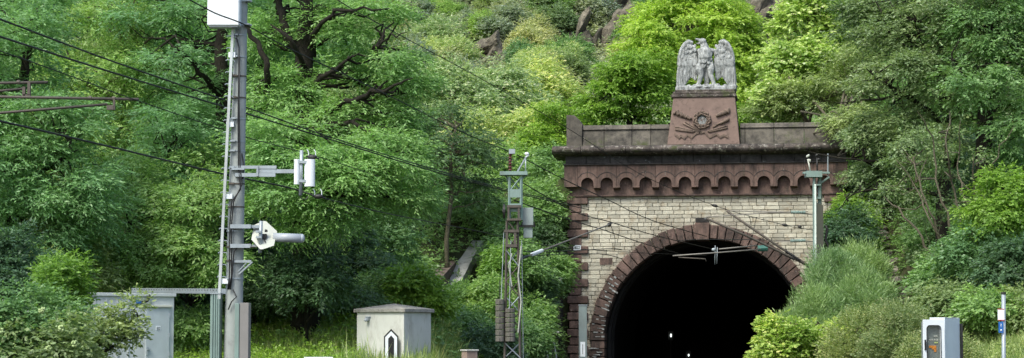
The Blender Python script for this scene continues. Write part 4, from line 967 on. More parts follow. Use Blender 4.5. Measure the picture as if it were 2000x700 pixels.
C = scatter(7000, 118, 200, 650, 1600); C[:, 2] += rng.random(len(C)) * .5
A_ = pads(rng, C, np.full((len(C),3), .7), rn(rng, len(C))*.3, 7, 5, .26, .12, .1, .3)
tag(leaf_obj('hillside_heath', *A_, G_GREY), 'low heath and brambles between the hillside bushes', 'heath', kind='stuff')
def grass(name, C, L, Wd, mat, label):
    n = len(C); D = np.tile([[0,0,1.0]], (n,1)) + rng.normal(size=(n,3)) * .28; D = nz(D); N = rn(rng, n); N[:, 2] *= .2
    LL = L * rng.uniform(.5, 1.3, n); 
    return tag(leaf_obj(name, C, D, N, LL, np.full(n, Wd), rng.random(n), mat), label, 'grass', kind='stuff')
def tuft(C, k, s): C2 = np.repeat(C, k, 0); C2[:, :2] += rng.normal(size=(len(C2), 2)) * s; C2[:, 2] -= .03; return C2
gl = tuft(scatter(6000, 47, 70, 330, 1060), 9, .12); gr = tuft(np.concatenate([scatter(7000, 42, 74, 1640, 2080), scatter(3000, 30, 74, 2080, 2700)]), 9, .12)
grass('grass', gl, .55, .03, G_GRASS, 'tall meadow grass on the bank left of the tracks')
grass('grass', gr, .55, .03, G_GRASS, 'tall grass on the bank right of the tracks')
C = scatter(2600, 47, 71, 340, 700); C[:, 2] += .15 + rng.random(len(C)) * .3
A_ = pads(rng, C, np.full((len(C),3), .22), rn(rng, len(C))*.3, 6, 5, .1, .05, .05, .2)
tag(leaf_obj('meadow_weeds', *A_, G_FRESH), 'leafy weeds among the grass', 'weeds', kind='stuff')
C = scatter(1500, 46, 78, 1640, 2080); C[:, 2] += .1 + rng.random(len(C)) * .25
A_ = pads(rng, C, np.full((len(C),3), .22), rn(rng, len(C))*.3, 6, 5, .1, .05, .05, .2)
tag(leaf_obj('meadow_weeds', *A_, G_OLIVE), 'leafy weeds among the grass of the right bank', 'weeds', kind='stuff')
# tall stalks in front of the hut
C = tuft(np.array([list(TP(x_, 56.5 + rng.random()*1.2)) for x_ in np.concatenate([np.linspace(-4.75, -3.75, 20), np.linspace(-3.0,-2.3,8)])]), 6, .05)
grass('tall_weeds', C, 1.15, .02, G_GRASS, 'tall thin weeds growing in front of the white hut')

# stony track on the right bank, chute and bare soil on the left
mb = MB(); rs = random.Random(60)
for i in range(190):
    f_ = rs.random(); px = 1703 + 88*f_ + rs.gauss(0, 7); p_ = hit2(px, 420 + 220*f_, 50, rs.uniform(-.1, .2)); s_ = rs.uniform(.12,.36)
    mb.ell(p_, (s_, s_*.8, s_*.45), 7, 5, Matrix.Rotation(rs.uniform(0,3), 3, 'Z'))
tag(mb.build('stony_path', PATHS), 'path of loose pale stones down the right bank', 'path', kind='structure')
ch_ = empty('drainage_chute', TP(W(900,350,83).x, 83), 0, label='pale concrete drainage chute running down the left bank', cat='drainage chute')
mb = MB(); sol = MB(); o_ = ch_.location
P_ = [hit2(q[0], q[1], 64, .5) - o_ for q in ((930,470),(908,505),(893,536),(876,556),(862,570))]
for a, b in zip(P_, P_[1:]):
    d = Vector((.3, 0, 0)); u_ = Vector((0, 0, .22)); q = [a-d, a+d, b+d, b-d]; q2 = [v_-Vector((0,-.3,.6)) for v_ in q]
    mb.add(q + q2, [(0,1,2,3),(7,6,5,4),(0,4,5,1),(1,5,6,2),(2,6,7,3),(3,7,4,0)])
mb.build('chute_slab', CONC, ch_)
sb = MB(); q = [hit2(c_[0], c_[1], 64, .1) for c_ in ((842,524),(898,503),(884,543),(860,566),(836,572))]; sb.add(q + [v_-Vector((0,-.5,2.5)) for v_ in q], [(0,1,2,3,4)] + [(i,(i+1)%5,(i+1)%5+5,i+5) for i in range(5)])
tag(sb.build('bare_soil', stone('bare_soil', (.13,.095,.08), (.19,.145,.125), island=0, scale=2)), kind='structure')

# ------------------------------------------------------------------ hut
Y0 = 60; zt_ = W(770, 608, Y0).z; h0 = W(789, 608, Y0 - 1.3)    # near vertical corner
hut_b = TP(W(770,350,60.5).x, 60.5); hut_b.z = 1.0
hut = empty('utility_hut', hut_b, 0, label='small pale rendered trackside hut with grey slab roof', cat='hut')
cor = W(789, 610, 59.6); lft = W(697, 605, 60.7); rgt = W(842, 606, 61.0)
def XY(v): return Vector((v.x - hut_b.x, v.y - hut_b.y, 0))
c0, l0, r0 = XY(cor), XY(lft), XY(rgt); bk = l0 + r0 - c0; zt_ = cor.z - hut_b.z
mb = MB(); q = [c0, r0, bk, l0]; mb.add([v_ + Vector((0,0,-.3)) for v_ in q] + [v_ + Vector((0,0,zt_)) for v_ in q], [(0,3,2,1),(4,5,6,7),(0,1,5,4),(1,2,6,5),(2,3,7,6),(3,0,4,7)])
mb.build('wall', HUTW, hut, bevel=.012)
cen = (c0 + bk) / 2; ex = [cen + (v_ - cen) * 1.09 for v_ in q]
mb = MB(); mb.add([v_ + Vector((0,0,zt_+.002)) for v_ in ex] + [v_ + Vector((0,0,zt_+.1)) for v_ in ex] + [cen + Vector((0,0,zt_+.27))], [(0,3,2,1),(0,1,5,4),(1,2,6,5),(2,3,7,6),(3,0,4,7),(4,5,8),(5,6,8),(6,7,8),(7,4,8)])
mb.build('roof', HUTR, hut, bevel=.008)
dl = (l0 - c0).normalized(); nl = Vector((dl.y, -dl.x, 0)); nl = nl if nl.y < 0 else -nl
def onl(px, py): # point on the hut's left face
    d = ray(px, py); A2 = c0 + hut_b; den = d.dot(nl); tt = (A2 - Vector((0,0,CAMH))).dot(nl) / den; return Vector((0,0,CAMH)) + d*tt - hut_b
p_ = onl(720, 624); mb = MB(); mb.box(p_ + nl*.03 + Vector((0,0,.07)), (.16,.1,.03)); mb.tube([p_ + nl*.01, p_ + nl*.09], .06, 10); mb.build('wall_lamp_bracket', GALV, hut)
mb = MB(); mb.ell(p_ + nl*.12 - Vector((0,0,.02)), (.06,.06,.055), 10, 8); mb.build('wall_lamp', GREYP, hut, smooth=True)
# pointed board at the hut corner
bd = empty('pointed_board', onl(775, 700) + hut_b + nl*.25 + Vector((0,0,-.9)), 0, label='white pointed board with dark border and black core in front of the hut corner', cat='trackside board')
def board(mb, x0, x1, ytop, ysh, y0, y1, ins=0):
    Yb = 59.2
    a = lambda px, py: ((px-775)/ppm(Yb), W(775, py, Yb).z - bd.location.z)
    mb.prism([a(x0, 712), a(x1, 712), a(x1, ysh), a((x0+x1)/2, ytop), a(x0, ysh)], y0, y1)
mb = MB(); board(mb, 760.5, 789, 642.5, 657.5, .0, .03); mb.build('border', DARKM, bd)
mb = MB(); board(mb, 763.2, 786.3, 647, 659.2, -.008, -.001); mb.build('face', WHITE, bd)
mb = MB(); board(mb, 769, 780.5, 655.5, 662, -.016, -.009); mb.build('core', BLACK, bd)
mb = MB(); mb.b2(-.03, .03, .031, .08, -.2, .95); mb.build('post', GALV, bd)
# small brown marker box right of the hut, white lid at left
p_ = W(917, 683, 60); mbx = empty('marker_box', (p_.x, 60, 1.0), math.radians(35), label='small weathered brown and white marker box near the foot of the lattice mast', cat='junction box')
mb = MB(); mb.b2(-.19,.19,-.14,.14,-.3,p_.z-1.05,.01); mb.build('body', paint('weathered_box', (.3,.22,.18), .7, 0, .5, dirtc=(.55,.5,.45)), mbx)
mb = MB(); mb.b2(-.22,.22,-.17,.17,p_.z-1.05,p_.z-1.0,.01); mb.build('lid', CONC, mbx); mb = MB(); mb.b2(.05,.12,-.155,-.14,.45,.52); mb.build('label_plate', WHITE, mbx)
p_ = W(622, 698.5, 50); bx = empty('cable_box', (p_.x, 50, .9), .3, label='low pale metal cable box half hidden in the grass at the bottom edge', cat='junction box')
mb = MB(); mb.b2(-.3,.3,-.2,.2,-.1,p_.z-.93,.01); mb.build('body', CABG, bx); mb = MB(); mb.b2(-.32,.32,-.22,.22,p_.z-.93,p_.z-.89,.01); mb.build('lid', WHITE, bx)

# ------------------------------------------------------------------ equipment container
Yc = 49; zc0 = .95
pl_, pr2 = W(60, 572, 48.2), W(340, 577.5, 50.3)
ax = Vector((pr2.x-pl_.x, pr2.y-pl_.y, 0)); LEN = ax.length; ang = math.atan2(ax.y, ax.x)
con = empty('equipment_container', (pl_.x, pl_.y, zc0), ang, label='pale grey metal equipment container with a narrow door behind the left bushes', cat='container')
HC = pl_.z - zc0 
def cx_(px):   # local x along the container front for a picture column
    d = ray(px, 600); n_ = Vector((-ax.y, ax.x, 0)); tt = (pl_ - Vector((0,0,CAMH))).dot(n_) / d.dot(n_); return (d*tt + Vector((0,0,CAMH)) - pl_).dot(ax.normalized())
def cz_(py, Y=49.8): return W(300, py, Y).z - zc0
mb = MB(); mb.b2(0, LEN, 0, 2.2, 0, HC-.06)
for px in list(range(75, 262, 22)): mb.b2(cx_(px)-.015, cx_(px)+.015, -.02, .0, .05, HC-.12)
mb.build('wall', CABG, con)
mb = MB(); mb.b2(-.04, LEN+.04, -.05, 2.25, HC-.06, HC+.02); mb.build('roof_rim', CABG, con, bevel=.01)
mb = MB(); mb.b2(cx_(284), cx_(330), -.045, -.001, .05, cz_(601)); dr = mb.build('door', paint('door_grey', (.42,.48,.5), .5, 0, .12), con, bevel=.008)
mb = MB(); mb.b2(cx_(283), cx_(334), -.09, -.001, cz_(600.5), cz_(596)); mb.build('drip_rail', OFFW, con, bevel=.008)
for py_ in (615, 655, 692): mb = MB(); mb.b2(cx_(329), cx_(331.5), -.065, -.046, cz_(py_+4), cz_(py_-4)); mb.build('hinge', GALV, con)
mb = MB(); [mb.b2(cx_(232), cx_(250), -.03, -.001, cz_(612+j*3+1.5), cz_(612+j*3)) for j in range(6)]; mb.b2(cx_(231), cx_(251), -.012, -.001, cz_(631), cz_(610)); mb.build('vent_grille', GREYP, con)
mb = MB(); mb.b2(cx_(285.5), cx_(288.5), -.07, -.046, cz_(694), cz_(678)); mb.b2(cx_(286), cx_(292), -.1, -.07, cz_(684), cz_(681)); mb.build('handle', GALV, dr)
mb = MB(); mb.b2(cx_(303.5), cx_(312.5), -.052, -.046, cz_(645), cz_(637)); sg = mb.build('notice', WHITE, dr)
mb = MB()
for j in range(3): mb.b2(cx_(304.5), cx_(311.5), -.056, -.0525, cz_(639.6+j*2.2), cz_(638.8+j*2.2))
mb.build('notice_text', DARKM, sg)
mb = MB(); mb.b2(cx_(265), cx_(273), -.08, -.001, cz_(593), cz_(585)); mb.build('cable_gland_box', BLUE, con)
mb = MB(); mb.tube([(cx_(295), .3, cz_(570)), (cx_(290), -.05, cz_(579)), (cx_(284), -.1, cz_(588)), (cx_(275), -.06, cz_(591))], .035, 8); mb.build('conduit', BLACK, con, smooth=True)

# ------------------------------------------------------------------ antenna mast
YM = 38
mbse = TP(W(455,350,YM).x, YM); mbse.z = .85
mast = empty('antenna_mast', mbse, 0, label='tall tapering grey concrete antenna mast with climbing rail and cables', cat='mast')
def M_(px, py, dy=0.0): return W(px, py, YM + dy) - mbse
mb = MB(); mb.tube([M_(453.5,760), M_(454.5,700), M_(463,350), M_(472,0), M_(474,-80)], [.178,.172,.145,.112,.108], 20); mb.build('shaft', MASTC, mast, smooth=True)
mb = MB()
mb.box(M_(442,310,-.2), (.05,.05,5.2), Matrix.Rotation(math.atan2(21,520), 3, 'Y'))
mb.build('climbing_rail', paint('pale_rail', (.52,.56,.56), .5, .1, .3), mast)
mb = MB()
for j in range(21):
    mb = MB(); py = 70 + j*23.5; px = 452.5 - (py-60)*.0405
    mb.tube([M_(px-9,py+2,-.2), M_(px-7,py,-.2), M_(px+7,py+1,-.2), M_(px+8,py+4,-.2)], .009, 6); mb.build('climbing_peg', GALV, mast)
mb = MB()
for py in (110,245,385,550): mb = MB(); mb.b2(*sorted((M_(449-(py-110)*.03,py)[0], M_(462-(py-110)*.02,py)[0])), -.2, -.05, M_(450,py+5)[2], M_(450,py-5)[2]); mb.build('rail_bracket', WHITE, mast)
for py in (70,112,150,192,233,277,296,328,360,405,452,483,510,545):
    px = 470.5 - (py)*.0235; r_ = .125 + py*.00008; c_ = M_(px, py); mb = MB(); mb.tube([c_ - Vector((0,0,.012)), c_ + Vector((0,0,.012))], r_+.006, 16)
    mb.b2(c_.x - .11, c_.x - .02, -r_-.05, -r_, c_.z-.016, c_.z+.016); mb.build('clamp_band', GALV if py % 3 else RUST, mast)
for pts, r_, nm in (([(455,65,-.16),(463,78,-.17),(467,95,-.17),(465,240,-.19),(466,330,-.19),(470,370,-.2),(452,395,-.22),(449,440,-.22),(448,540,-.22),(445,566,-.22)], .013, 'cable'), ([(468,110,-.17),(467,200,-.18),(469,330,-.2),(473,360,-.2),(456,395,-.22),(452,440,-.22),(452,540,-.22),(447,566,-.22)], .012, 'cable'), ([(472,300,-.1),(476,320,-.14),(474,350,-.18)], .014, 'cable'), ([(480,478,-.14),(468,479,-.2),(457,492,-.22),(454,530,-.22),(450,566,-.22)], .011, 'cable'), ([(455,566,-.2),(462,580,-.22),(452,590,-.22),(446,605,-.2)], .012, 'cable')):
    mb = MB(); mb.tube([M_(a,b,c) for a,b,c in pts], r_, 7); mb.build(nm, BLACK, mast, smooth=True)
# bracket triangle
mb = MB(); mb.b2(M_(452,511)[0], M_(493,511)[0], -.2,-.15, M_(0,514)[2], M_(0,509)[2]); mb.tube([M_(493,512,-.18), M_(467,536,-.18)], .018, 6); mb.tube([M_(482,513,-.18), M_(466,530,-.18)], .012, 6); mb.build('triangular_bracket', GALV, mast)
# antenna box at top
ab = empty('antenna_box', M_(440,57)+mbse, 0, label='large white rectangular antenna box fixed to the top of the mast', cat='antenna')
mb = MB(); w0 = M_(411,0)[0]-M_(440,0)[0]; w1 = M_(473,0)[0]-M_(440,0)[0]; mb.b2(w0, w1, -.42, -.12, .0, 1.0, .02); mb.build('radome', WHITE, ab)
mb = MB(); mb.b2(w0+.03, w1-.03, -.39, -.15, -.02, -.001); mb.build('base_plate', GREYP, ab)
mb = MB()
for zz in (.05,.5): mb.b2(w1-.05, w1+.16, -.13, .05, zz, zz+.035); mb.tube([(w1+.08,-.16,zz+.018),(w1+.14,-.16,zz+.018),(w1+.19,-.12,zz+.0)], .018, 6)
mb.build('mount_bracket', GALV, ab)
# horizontal arm with panel antennas
pa = empty('panel_antenna', M_(462,336)+mbse, 0, label='horizontal steel arm carrying two white half-round panel antennas', cat='antenna')
def P2(px, py, dy=0.0): return W(px, py, YM+dy) - pa.location
def bar(mb, x0, x1, y0, y1, d0=-.2, d1=-.12): a, b = P2(x0,y1), P2(x1,y0); mb.b2(a[0], b[0], d0, d1, a[2], b[2])
mb = MB(); bar(mb, 466, 542, 325.5, 331.5); bar(mb, 462, 540, 340, 347); bar(mb, 507, 541, 332, 339.5, -.19, -.13); bar(mb, 536, 591, 332.5, 340, -.185,-.125); bar(mb, 455, 480, 330, 334, -.22,-.1); bar(mb, 503.5, 507.5, 326, 346, -.22, -.1); mb.build('arm', GALV, pa)
mb = MB(); mb.tube([P2(589,294,-.16), P2(587,382,-.16)], .033, 12); mb.build('mounting_pipe', GALV, pa, smooth=True)
for (x0, x1, y0, y1) in ((576,588,313,362),(596,617,313,366)):
    mb = MB(); c_ = P2((x0+x1)/2, (y0+y1)/2); hw_ = (x1-x0)/2/ppm(YM); hh_ = (y1-y0)/2/ppm(YM)
    prof = [(hw_*math.cos(a), -.16-.07*math.sin(a)) for a in [PI*j/10 for j in range(11)]]
    n_ = len(prof); vs_ = [(c_.x+p_[0], p_[1], c_.z-hh_) for p_ in prof]+[(c_.x+p_[0], p_[1], c_.z+hh_) for p_ in prof]
    mb.add(vs_, [tuple(range(n_)), tuple(range(2*n_-1,n_-1,-1))]+[(i,(i+1)%n_,(i+1)%n_+n_,i+n_) for i in range(n_)]); mb.build('panel', WHITE, pa, smooth=False)
mb = MB(); bar(mb, 578, 604, 316, 321, -.22,-.1); bar(mb, 580, 600, 353, 358, -.22,-.1); mb.build('pipe_clamp', GALV, pa)
mb = MB(); mb.tube([P2(585,380,-.16), P2(588,388,-.16), P2(597,390,-.14), P2(602,384,-.12)], .01, 6); mb.build('cable', BLACK, pa)
for nm_, lab, px, py in (('line_insulator','small cable fitting with two pale horns above the panel antennas', 610, 307), ('line_insulator','small cable fitting with two pale horns below the panel antennas', 622, 384)):
    fi = empty(nm_, W(px, py, 37.9), 0, label=lab, cat='insulator')
    mb = MB(); mb.ell((0,0,0), (.09,.05,.045), 12, 8); mb.tube([(-.12,0,.01),(.13,0,-.03)], .015, 6); mb.build('body', DARKM, fi, smooth=True)
    for s_ in (-.07, .06): mb = MB(); mb.tube([(s_,0,.03),(s_-.0,0,.09),(s_-.03,0,.14)], .009, 6); mb.build('horn', WHITE, fi)
# yagi / helical antenna
ya = empty('tubular_antenna', W(510,460,37.8), 0, label='tubular grey antenna with hexagonal reflector plate pointing right from the mast', cat='antenna')
def P3(px, py, dy=0.0): return W(px, py, 37.8+dy) - ya.location
mb = MB(); mb.tube([P3(534,464), P3(589,466)], .083, 20); mb.ell(P3(590,466), (.05,.083,.083), 16, 10); mb.build('tube', GREYP, ya, smooth=True)
mb = MB(); ahex = [P3(516,432,.28), P3(538,452,.12), P3(532,480,-.2), P3(511,487,-.3), P3(494,468,-.12), P3(499,440,.2)]
n_ = Vector((.03,-.012,0)); mb.add([v_-n_ for v_ in ahex]+[v_+n_ for v_ in ahex], [tuple(range(6)), tuple(range(11,5,-1))]+[(i,(i+1)%6,(i+1)%6+6,i+6) for i in range(6)]); mb.build('reflector', OFFW, ya); mb = MB(); hc = P3(516,462,-.08); mb.box(hc, (.1,.12,.09), None, .01); mb.box(hc + Vector((.04,-.04,.1)), (.05,.06,.05), None, .008); mb.tube([hc + Vector((0,-.05,-.03)), hc + Vector((.05,-.1,-.14)), hc + Vector((-.05,-.1,-.2)), hc + Vector((-.25,-.08,-.2))], .012, 6); mb.build('feed_fitting', DARKM, ya)
mb = MB(); mb.tube([P3(510,432,-.2), P3(507.5,494,-.2)], .033, 10); mb.build('mounting_pipe', GALV, ya, smooth=True)
mb = MB()
for y_ in (443, 481): a, b = P3(448,y_+2.5), P3(508,y_-3); mb.b2(a[0], b[0], .02, .1, a[2], b[2]); mb.b2(a[0]+.02, a[0]+.4, -.05, .02, a[2]-.01, b[2]+.01)
for y_ in (454, 465): a, b = P3(503,y_+2), P3(514,y_-2); mb.b2(a[0], b[0], -.28, -.12, a[2], b[2])
mb.build('support_bars', GALV, ya)
# cable tray and side cabinets at the foot
tr2 = empty('cable_tray', W(345,570,40)+Vector((0,0,-.05)), 0, label='horizontal galvanised cable tray bridging from container to mast', cat='cable tray')
def P4(px, py, Y): return W(px, py, Y) - tr2.location
mb = MB(); a, b, = P4(257,563,43.5), P4(432,564,38.3); up_ = Vector((0,0,.1))
dn = Vector((b.y-a.y, -(b.x-a.x), 0)).normalized()*.28*-1
for off in (Vector((0,0,0)), dn):
    q = [a+off, b+off, b+off-up_, a+off-up_]; th = dn.normalized()*.008
    mb.add(q+[v_+th for v_ in q], [(0,1,2,3),(7,6,5,4),(0,4,5,1),(1,5,6,2),(2,6,7,3),(3,7,4,0)])
q = [a-up_, b-up_, b-up_+dn, a-up_+dn]; mb.add(q+[v_+Vector((0,0,.006)) for v_ in q], [(0,1,2,3),(7,6,5,4),(0,4,5,1),(1,5,6,2),(2,6,7,3),(3,7,4,0)])
mb.build('channel', GALV, tr2)
mb = MB()
for j in range(34): 
    c_ = a.lerp(b, (j+.5)/34) - up_*.3; mb.box(c_ + Vector((0,-.012,0)), (.035,.006,.012))
mb.build('slots', DARKM, tr2)
cd = empty('cable_duct', (W(423,640,38).x, 38, .85), 0, label='tall grey-green ribbed cable duct on the left of the mast foot', cat='cable duct')
hd = W(423,575,38).z - .85; mb = MB(); wd_ = 9.5/ppm(38); mb.b2(-wd_, wd_, -.2, .1, -.1, hd)
for j in (-.6,-.1,.35,.75): mb.b2(wd_*j-.012, wd_*j+.012, -.225, -.2, -.1, hd)
mb.build('duct_body', GREENM, cd); mb = MB(); mb.b2(-wd_-.01, wd_+.01, -.235, .11, hd, hd+.02); mb.build('duct_cap', GALV, cd)
cc = empty('cable_cabinet', (W(474,645,37.7).x, 37.7, .85), 0, label='flat grey cable cabinet attached to the right of the mast foot', cat='cabinet')
hd = W(474,592,37.7).z - .85; x0 = W(458,645,37.7).x-cc.location.x; x1 = W(487,645,37.7).x-cc.location.x; xm = W(469,645,37.7).x-cc.location.x
mb = MB(); mb.b2(xm, x1, -.12, .22, -.1, hd, .006); mb.build('door_face', paint('taupe_cabinet', (.24,.23,.22), .5, 0, .15), cc); mb = MB(); mb.b2(x0+.02, xm-.002, -.14, .22, -.1, hd-.01, .006); mb.build('side_channel', GREENM, cc)

# ------------------------------------------------------------------ lattice catenary mast
YL = 56; lb_ = TP(W(1000,350,YL).x, YL); lb_.z = T(lb_.x, YL) - .05
lm = empty('lattice_mast', lb_, 0, label='rusty lattice catenary mast with green-grey head left of the tunnel mouth', cat='catenary mast')
def L(px, py, dy=0.0): return W(px, py, YL+dy) - lb_
def lbar(mb, x0, y0, x1, y1, d0=0.0, d1=0.0, r=.02, n=4): mb.tube([L(x0,y0,d0), L(x1,y1,d1)], r, n)
mb = MB(); zlow = 0
for (xb, xt) in ((985,990),(1017,1011)):
    for d in (-.2,.2): mb.tube([L(xb,720,d)+Vector((0,0,-.4)), L(xt,430,d*.9)], .035, 4)
mb.build('leg_channel', RUST, lm)
for j in range(9):
    y0, y1 = 700-j*30, 670-j*30; f0, f1 = (y0-430)/290, (y1-430)/290; xl0, xr1 = 990-5*f0, 1011+6*f1; xl1, xr0 = 990-5*f1, 1011+6*f0
    mb = MB(); 
    if j % 2: lbar(mb, xl0, y0, xr1, y1, -.22, -.22, .016)
    else: lbar(mb, xr0, y0, xl1, y1, -.22, -.22, .016)
    if j % 2: lbar(mb, xr0, y0, xl1, y1, .2, .2, .016)
    else: lbar(mb, xl0, y0, xr1, y1, .2, .2, .016)
    mb.build('diagonal_brace', RUST if j % 3 else GALV, lm)
mb = MB(); mb.tube([L(1022,700,-.1), L(1019,470,-.1)], .012, 5); mb.tube([L(979,585,-.25), L(984,455,-.25)], .012, 5); mb.tube([L(995,603,-.25), L(998,470,-.25)], .012, 5); mb.build('tension_rod', GALV, lm)
mb = MB(); mb.tube([L(1012,650,-.25), L(1018,590,-.22), L(1012,540,-.24), L(1018,480,-.22)], .018, 4); mb.tube([L(1000,560,-.25), L(994,520,-.25), L(1000,495,-.25)], .014, 4); mb.build('pale_strap', OFFW, lm)
mb = MB()   # upper head box frame
for x_ in (995,1018): mb.tube([L(x_,430,-.12), L(x_,345,-.12)], .04, 4); mb.tube([L(x_,430,.14), L(x_,345,.14)], .04, 4)
for y_ in (400,372): a, b = L(995,y_+14,-.13), L(1018,y_-2,-.13); mb.b2(a[0], b[0], -.15, -.12, a[2], b[2])
lbar(mb, 997,372,1016,348,-.13,-.13,.02); lbar(mb, 1016,372,997,348,.13,.13,.02)
a, b = L(976,343), L(1030,336); mb.b2(a[0], b[0], -.22, .22, a[2], b[2]); mb.tube([L(985,340), L(996,356)], .025, 4); mb.tube([L(1030,340), L(1018,352)], .025, 4)
mb.build('mast_head', GREENM, lm)
mb = MB()   # bracket boxes
for (x0,x1,y0,y1) in ((990,1018,402,407),(990,1018,428,432),(984,1014,450,455),(988,1010,478,484)): a, b = L(x0,y1), L(x1,y0); mb.b2(a[0], b[0], -.28, .28, a[2], b[2])
for x_ in (993,1013): a, b = L(x_-2,430), L(x_+2,405); mb.b2(a[0], b[0], -.27, -.22, a[2], b[2])
for x_ in (990,1006): a, b = L(x_-2.5,482), L(x_+2.5,452); mb.b2(a[0], b[0], -.27, -.22, a[2], b[2])
mb.build('bracket_frame', RUST, lm)
mb = MB(); c_ = L(984.5,413,-.15); mb.tube([c_+Vector((-.03,0,0)), c_+Vector((.03,0,0))], .2, 18)
mb.tube([c_+Vector((-.05,0,0)), c_+Vector((.05,0,0))], .05, 10); mb.build('pulley_wheel', DARKM, lm, smooth=False)
for (px, y0, y1, mt, rad) in ((996.5,300,335,BROWNI,.055),(1026.5,310,338,GALV,.03)):
    mb = MB(); nst = 8 
    p0, p1 = L(px,y1), L(px,y0); mb.tube([p0,p1], rad*.6, 10)
    if mt is BROWNI:
        for j in range(6): c_ = p0.lerp(p1, (j+.5)/6); mb.ell(c_, (rad*1.3, rad*1.3, .022), 12, 6)
    mb.build('insulator', mt, lm, smooth=True)
mb = MB(); a, b = L(994,301), L(1006,292); mb.b2(a[0], b[0], -.1, .1, a[2], b[2]); mb.tube([L(1010,337), L(1030,303)], .025, 6); mb.build('cap_fitting', GALV, lm)
mb = MB(); mb.ell(L(1029,301), (.065,.06,.05), 12, 8); mb.box(L(1030,305), (.1,.06,.05), Matrix.Rotation(-.7,3,'Y'), .01); mb.build('white_insulator_cap', WHITE, lm, smooth=True)
tb = empty('transformer_box', L(1031,440)+lb_, 0, label='light grey metal cabinet fixed to the right of the lattice mast', cat='cabinet')
mb = MB(); mb.b2(-.15, .15, .05, .4, 0, .48, .01); mb.build('body', paint('box_light_grey', (.27,.32,.31), .5, 0, .15), tb); mb = MB(); mb.b2(-.32, .2, .0, .06, -.05, .0); mb.tube([(-.18,-.01,-.02),(-.15,-.02,.08)], .015, 6); mb.tube([(.16,-.01,-.02),(.19,-.02,.08)], .015, 6); mb.build('bracket', DARKM, tb)
mb = MB(); mb.b2(-.12, .13, .06, .3, -.35, -.05, .01); mb.build('lower_cover', paint('pale_green_cover', (.28,.35,.33), .5), tb)
for (x0, x1, y0, y1, lab) in ((967.5,985,585,668,'left stack of dark tensioning weights hanging beside the lattice mast'), (986.5,1006,603,668,'right and shorter stack of dark tensioning weights hanging on the lattice mast')):
    wc = W((x0+x1)/2, y1, YL-.25); ws = empty('tension_weights', wc, 0, label=lab, cat='tensioning weights', group='tensioning weights of the lattice mast')
    nW = 7; hh_ = (y1-y0)/ppm(YL)/nW; rad = (x1-x0)/2/ppm(YL)
    for j in range(nW):
        mb = MB(); mb.tube([(0,0,hh_*j+.006),(0,0,hh_*j+.018),(0,0,hh_*(j+1)-.018),(0,0,hh_*(j+1)-.006)], [rad-.012, rad, rad, rad-.012], 20); mb.build('weight', IRONW, ws)
    mb = MB(); mb.tube([(0,0,.0),(0,0,hh_*nW+.5)], .012, 6)
    for j in range(nW): mb.b2(-.009,.009,-rad-.004,-rad+.05,hh_*j+.02,hh_*j+.1)
    mb.build('rod', DARKM, ws)
# tension arm to the portal
ta = empty('slanting_stay', L(1014,507)+lb_, 0, label='slanting steel stay with white insulator running up from the lattice mast to the right', cat='stay')
def P5(px, py, Y): return W(px, py, Y) - ta.location
mb = MB(); mb.tube([P5(1014,507,56), P5(1195,437,66)], .024, 8); mb.build('rod', paint('dull_rod', (.2,.18,.15), .6, .2, .3), ta)
mb = MB()
for j in range(9): c_ = P5(1014,507,56).lerp(P5(1195,437,66), .12+.012*j); mb.ell(c_, (.055,.02,.055), 10, 6, Matrix.Rotation(.4,3,'Z'))
mb.build('insulator', WHITE, ta, smooth=True)
mb = MB(); mb.tube([P5(1014,507,56), P5(1030,501,56.8)], .04, 8); mb.ell(P5(1190,439,65.7), (.07,.07,.07), 8, 6); mb.build('end_fitting', DARKM, ta)

# ------------------------------------------------------------------ right catenary mast with cantilevers
YR = 74; rb_ = TP(W(1597,350,YR).x, YR); rb_.z -= .1
rm = empty('catenary_mast', rb_, 0, label='green-grey steel catenary mast in front of the right end of the portal', cat='catenary mast')
def R(px, py, dy=0.0): return W(px, py, YR+dy) - rb_
mb = MB(); mb.tube([Vector((R(1589,600)[0],-.08,0)), R(1590,345,-.08)], .055, 6); mb.tube([Vector((R(1601,600)[0],.1,0)), R(1601,345,.1)], .07, 6)
for y_ in range(360, 520, 26): a, b = R(1588,y_+3), R(1603,y_); mb.b2(a[0], b[0], -.1, .1, a[2], b[2])
mb.build('steel_column', GREENM, rm)
mb = MB(); mb.tube([Vector((R(1590,600)[0],-.17,0)), R(1592.5,360,-.17)], .035, 10); mb.build('pale_pipe', paint('pale_green_pipe', (.5,.58,.53), .5), rm, smooth=True)
mb = MB(); a, b = R(1595,520), R(1606.5,397); mb.prism([(a[0], a[2]), (b[0], a[2]), (b[0], b[2]-.1), (a[0], b[2]+.02)], -.15, -.1); mb.build('dark_panel', paint('dark_green_panel', (.06,.065,.05), .6, 0, .4), rm)
mb = MB(); mb.tube([R(1612,440), R(1616,448), R(1612,470), R(1618,480), R(1610,510)], .05, 7); mb.build('hose_bundle', BLACK, rm, smooth=True)
mb = MB(); a, b = R(1568,347), R(1620,335); mb.b2(a[0]+.1, b[0]-.3, -.25,.25, a[2], b[2]); mb.b2(a[0], b[0], -.1, .1, b[2]-.09, b[2]-.02); mb.tube([R(1603,358), R(1620,346)], .04, 6); mb.build('mast_head', GREENM, rm)
mb = MB(); mb.tube([R(1617,345), R(1617,300)], .025, 6); mb.build('lightning_rod', GALV, rm)
for px, y0, mt in ((1578,305,OFFW),(1596,303,DARKM)):
    mb = MB(); mb.tube([R(px+5 if px<1590 else px,337), R(px,y0+6)], .03, 8); mb.box(R(px,y0), (.15,.1,.09), Matrix.Rotation(-.6,3,'Y'), .03); mb.box(R(px+3,y0+9), (.1,.1,.1), Matrix.Rotation(.3,3,'Y'), .02); mb.build('insulator', mt, rm, smooth=True)
mb = MB(); mb.tube([R(1571,310), R(1572,322), R(1576,335)], .012, 5); mb.build('jumper_wire', BLACK, rm)
TAN = paint('dull_tan_tube', (.24,.225,.2), .6, .2, .3)
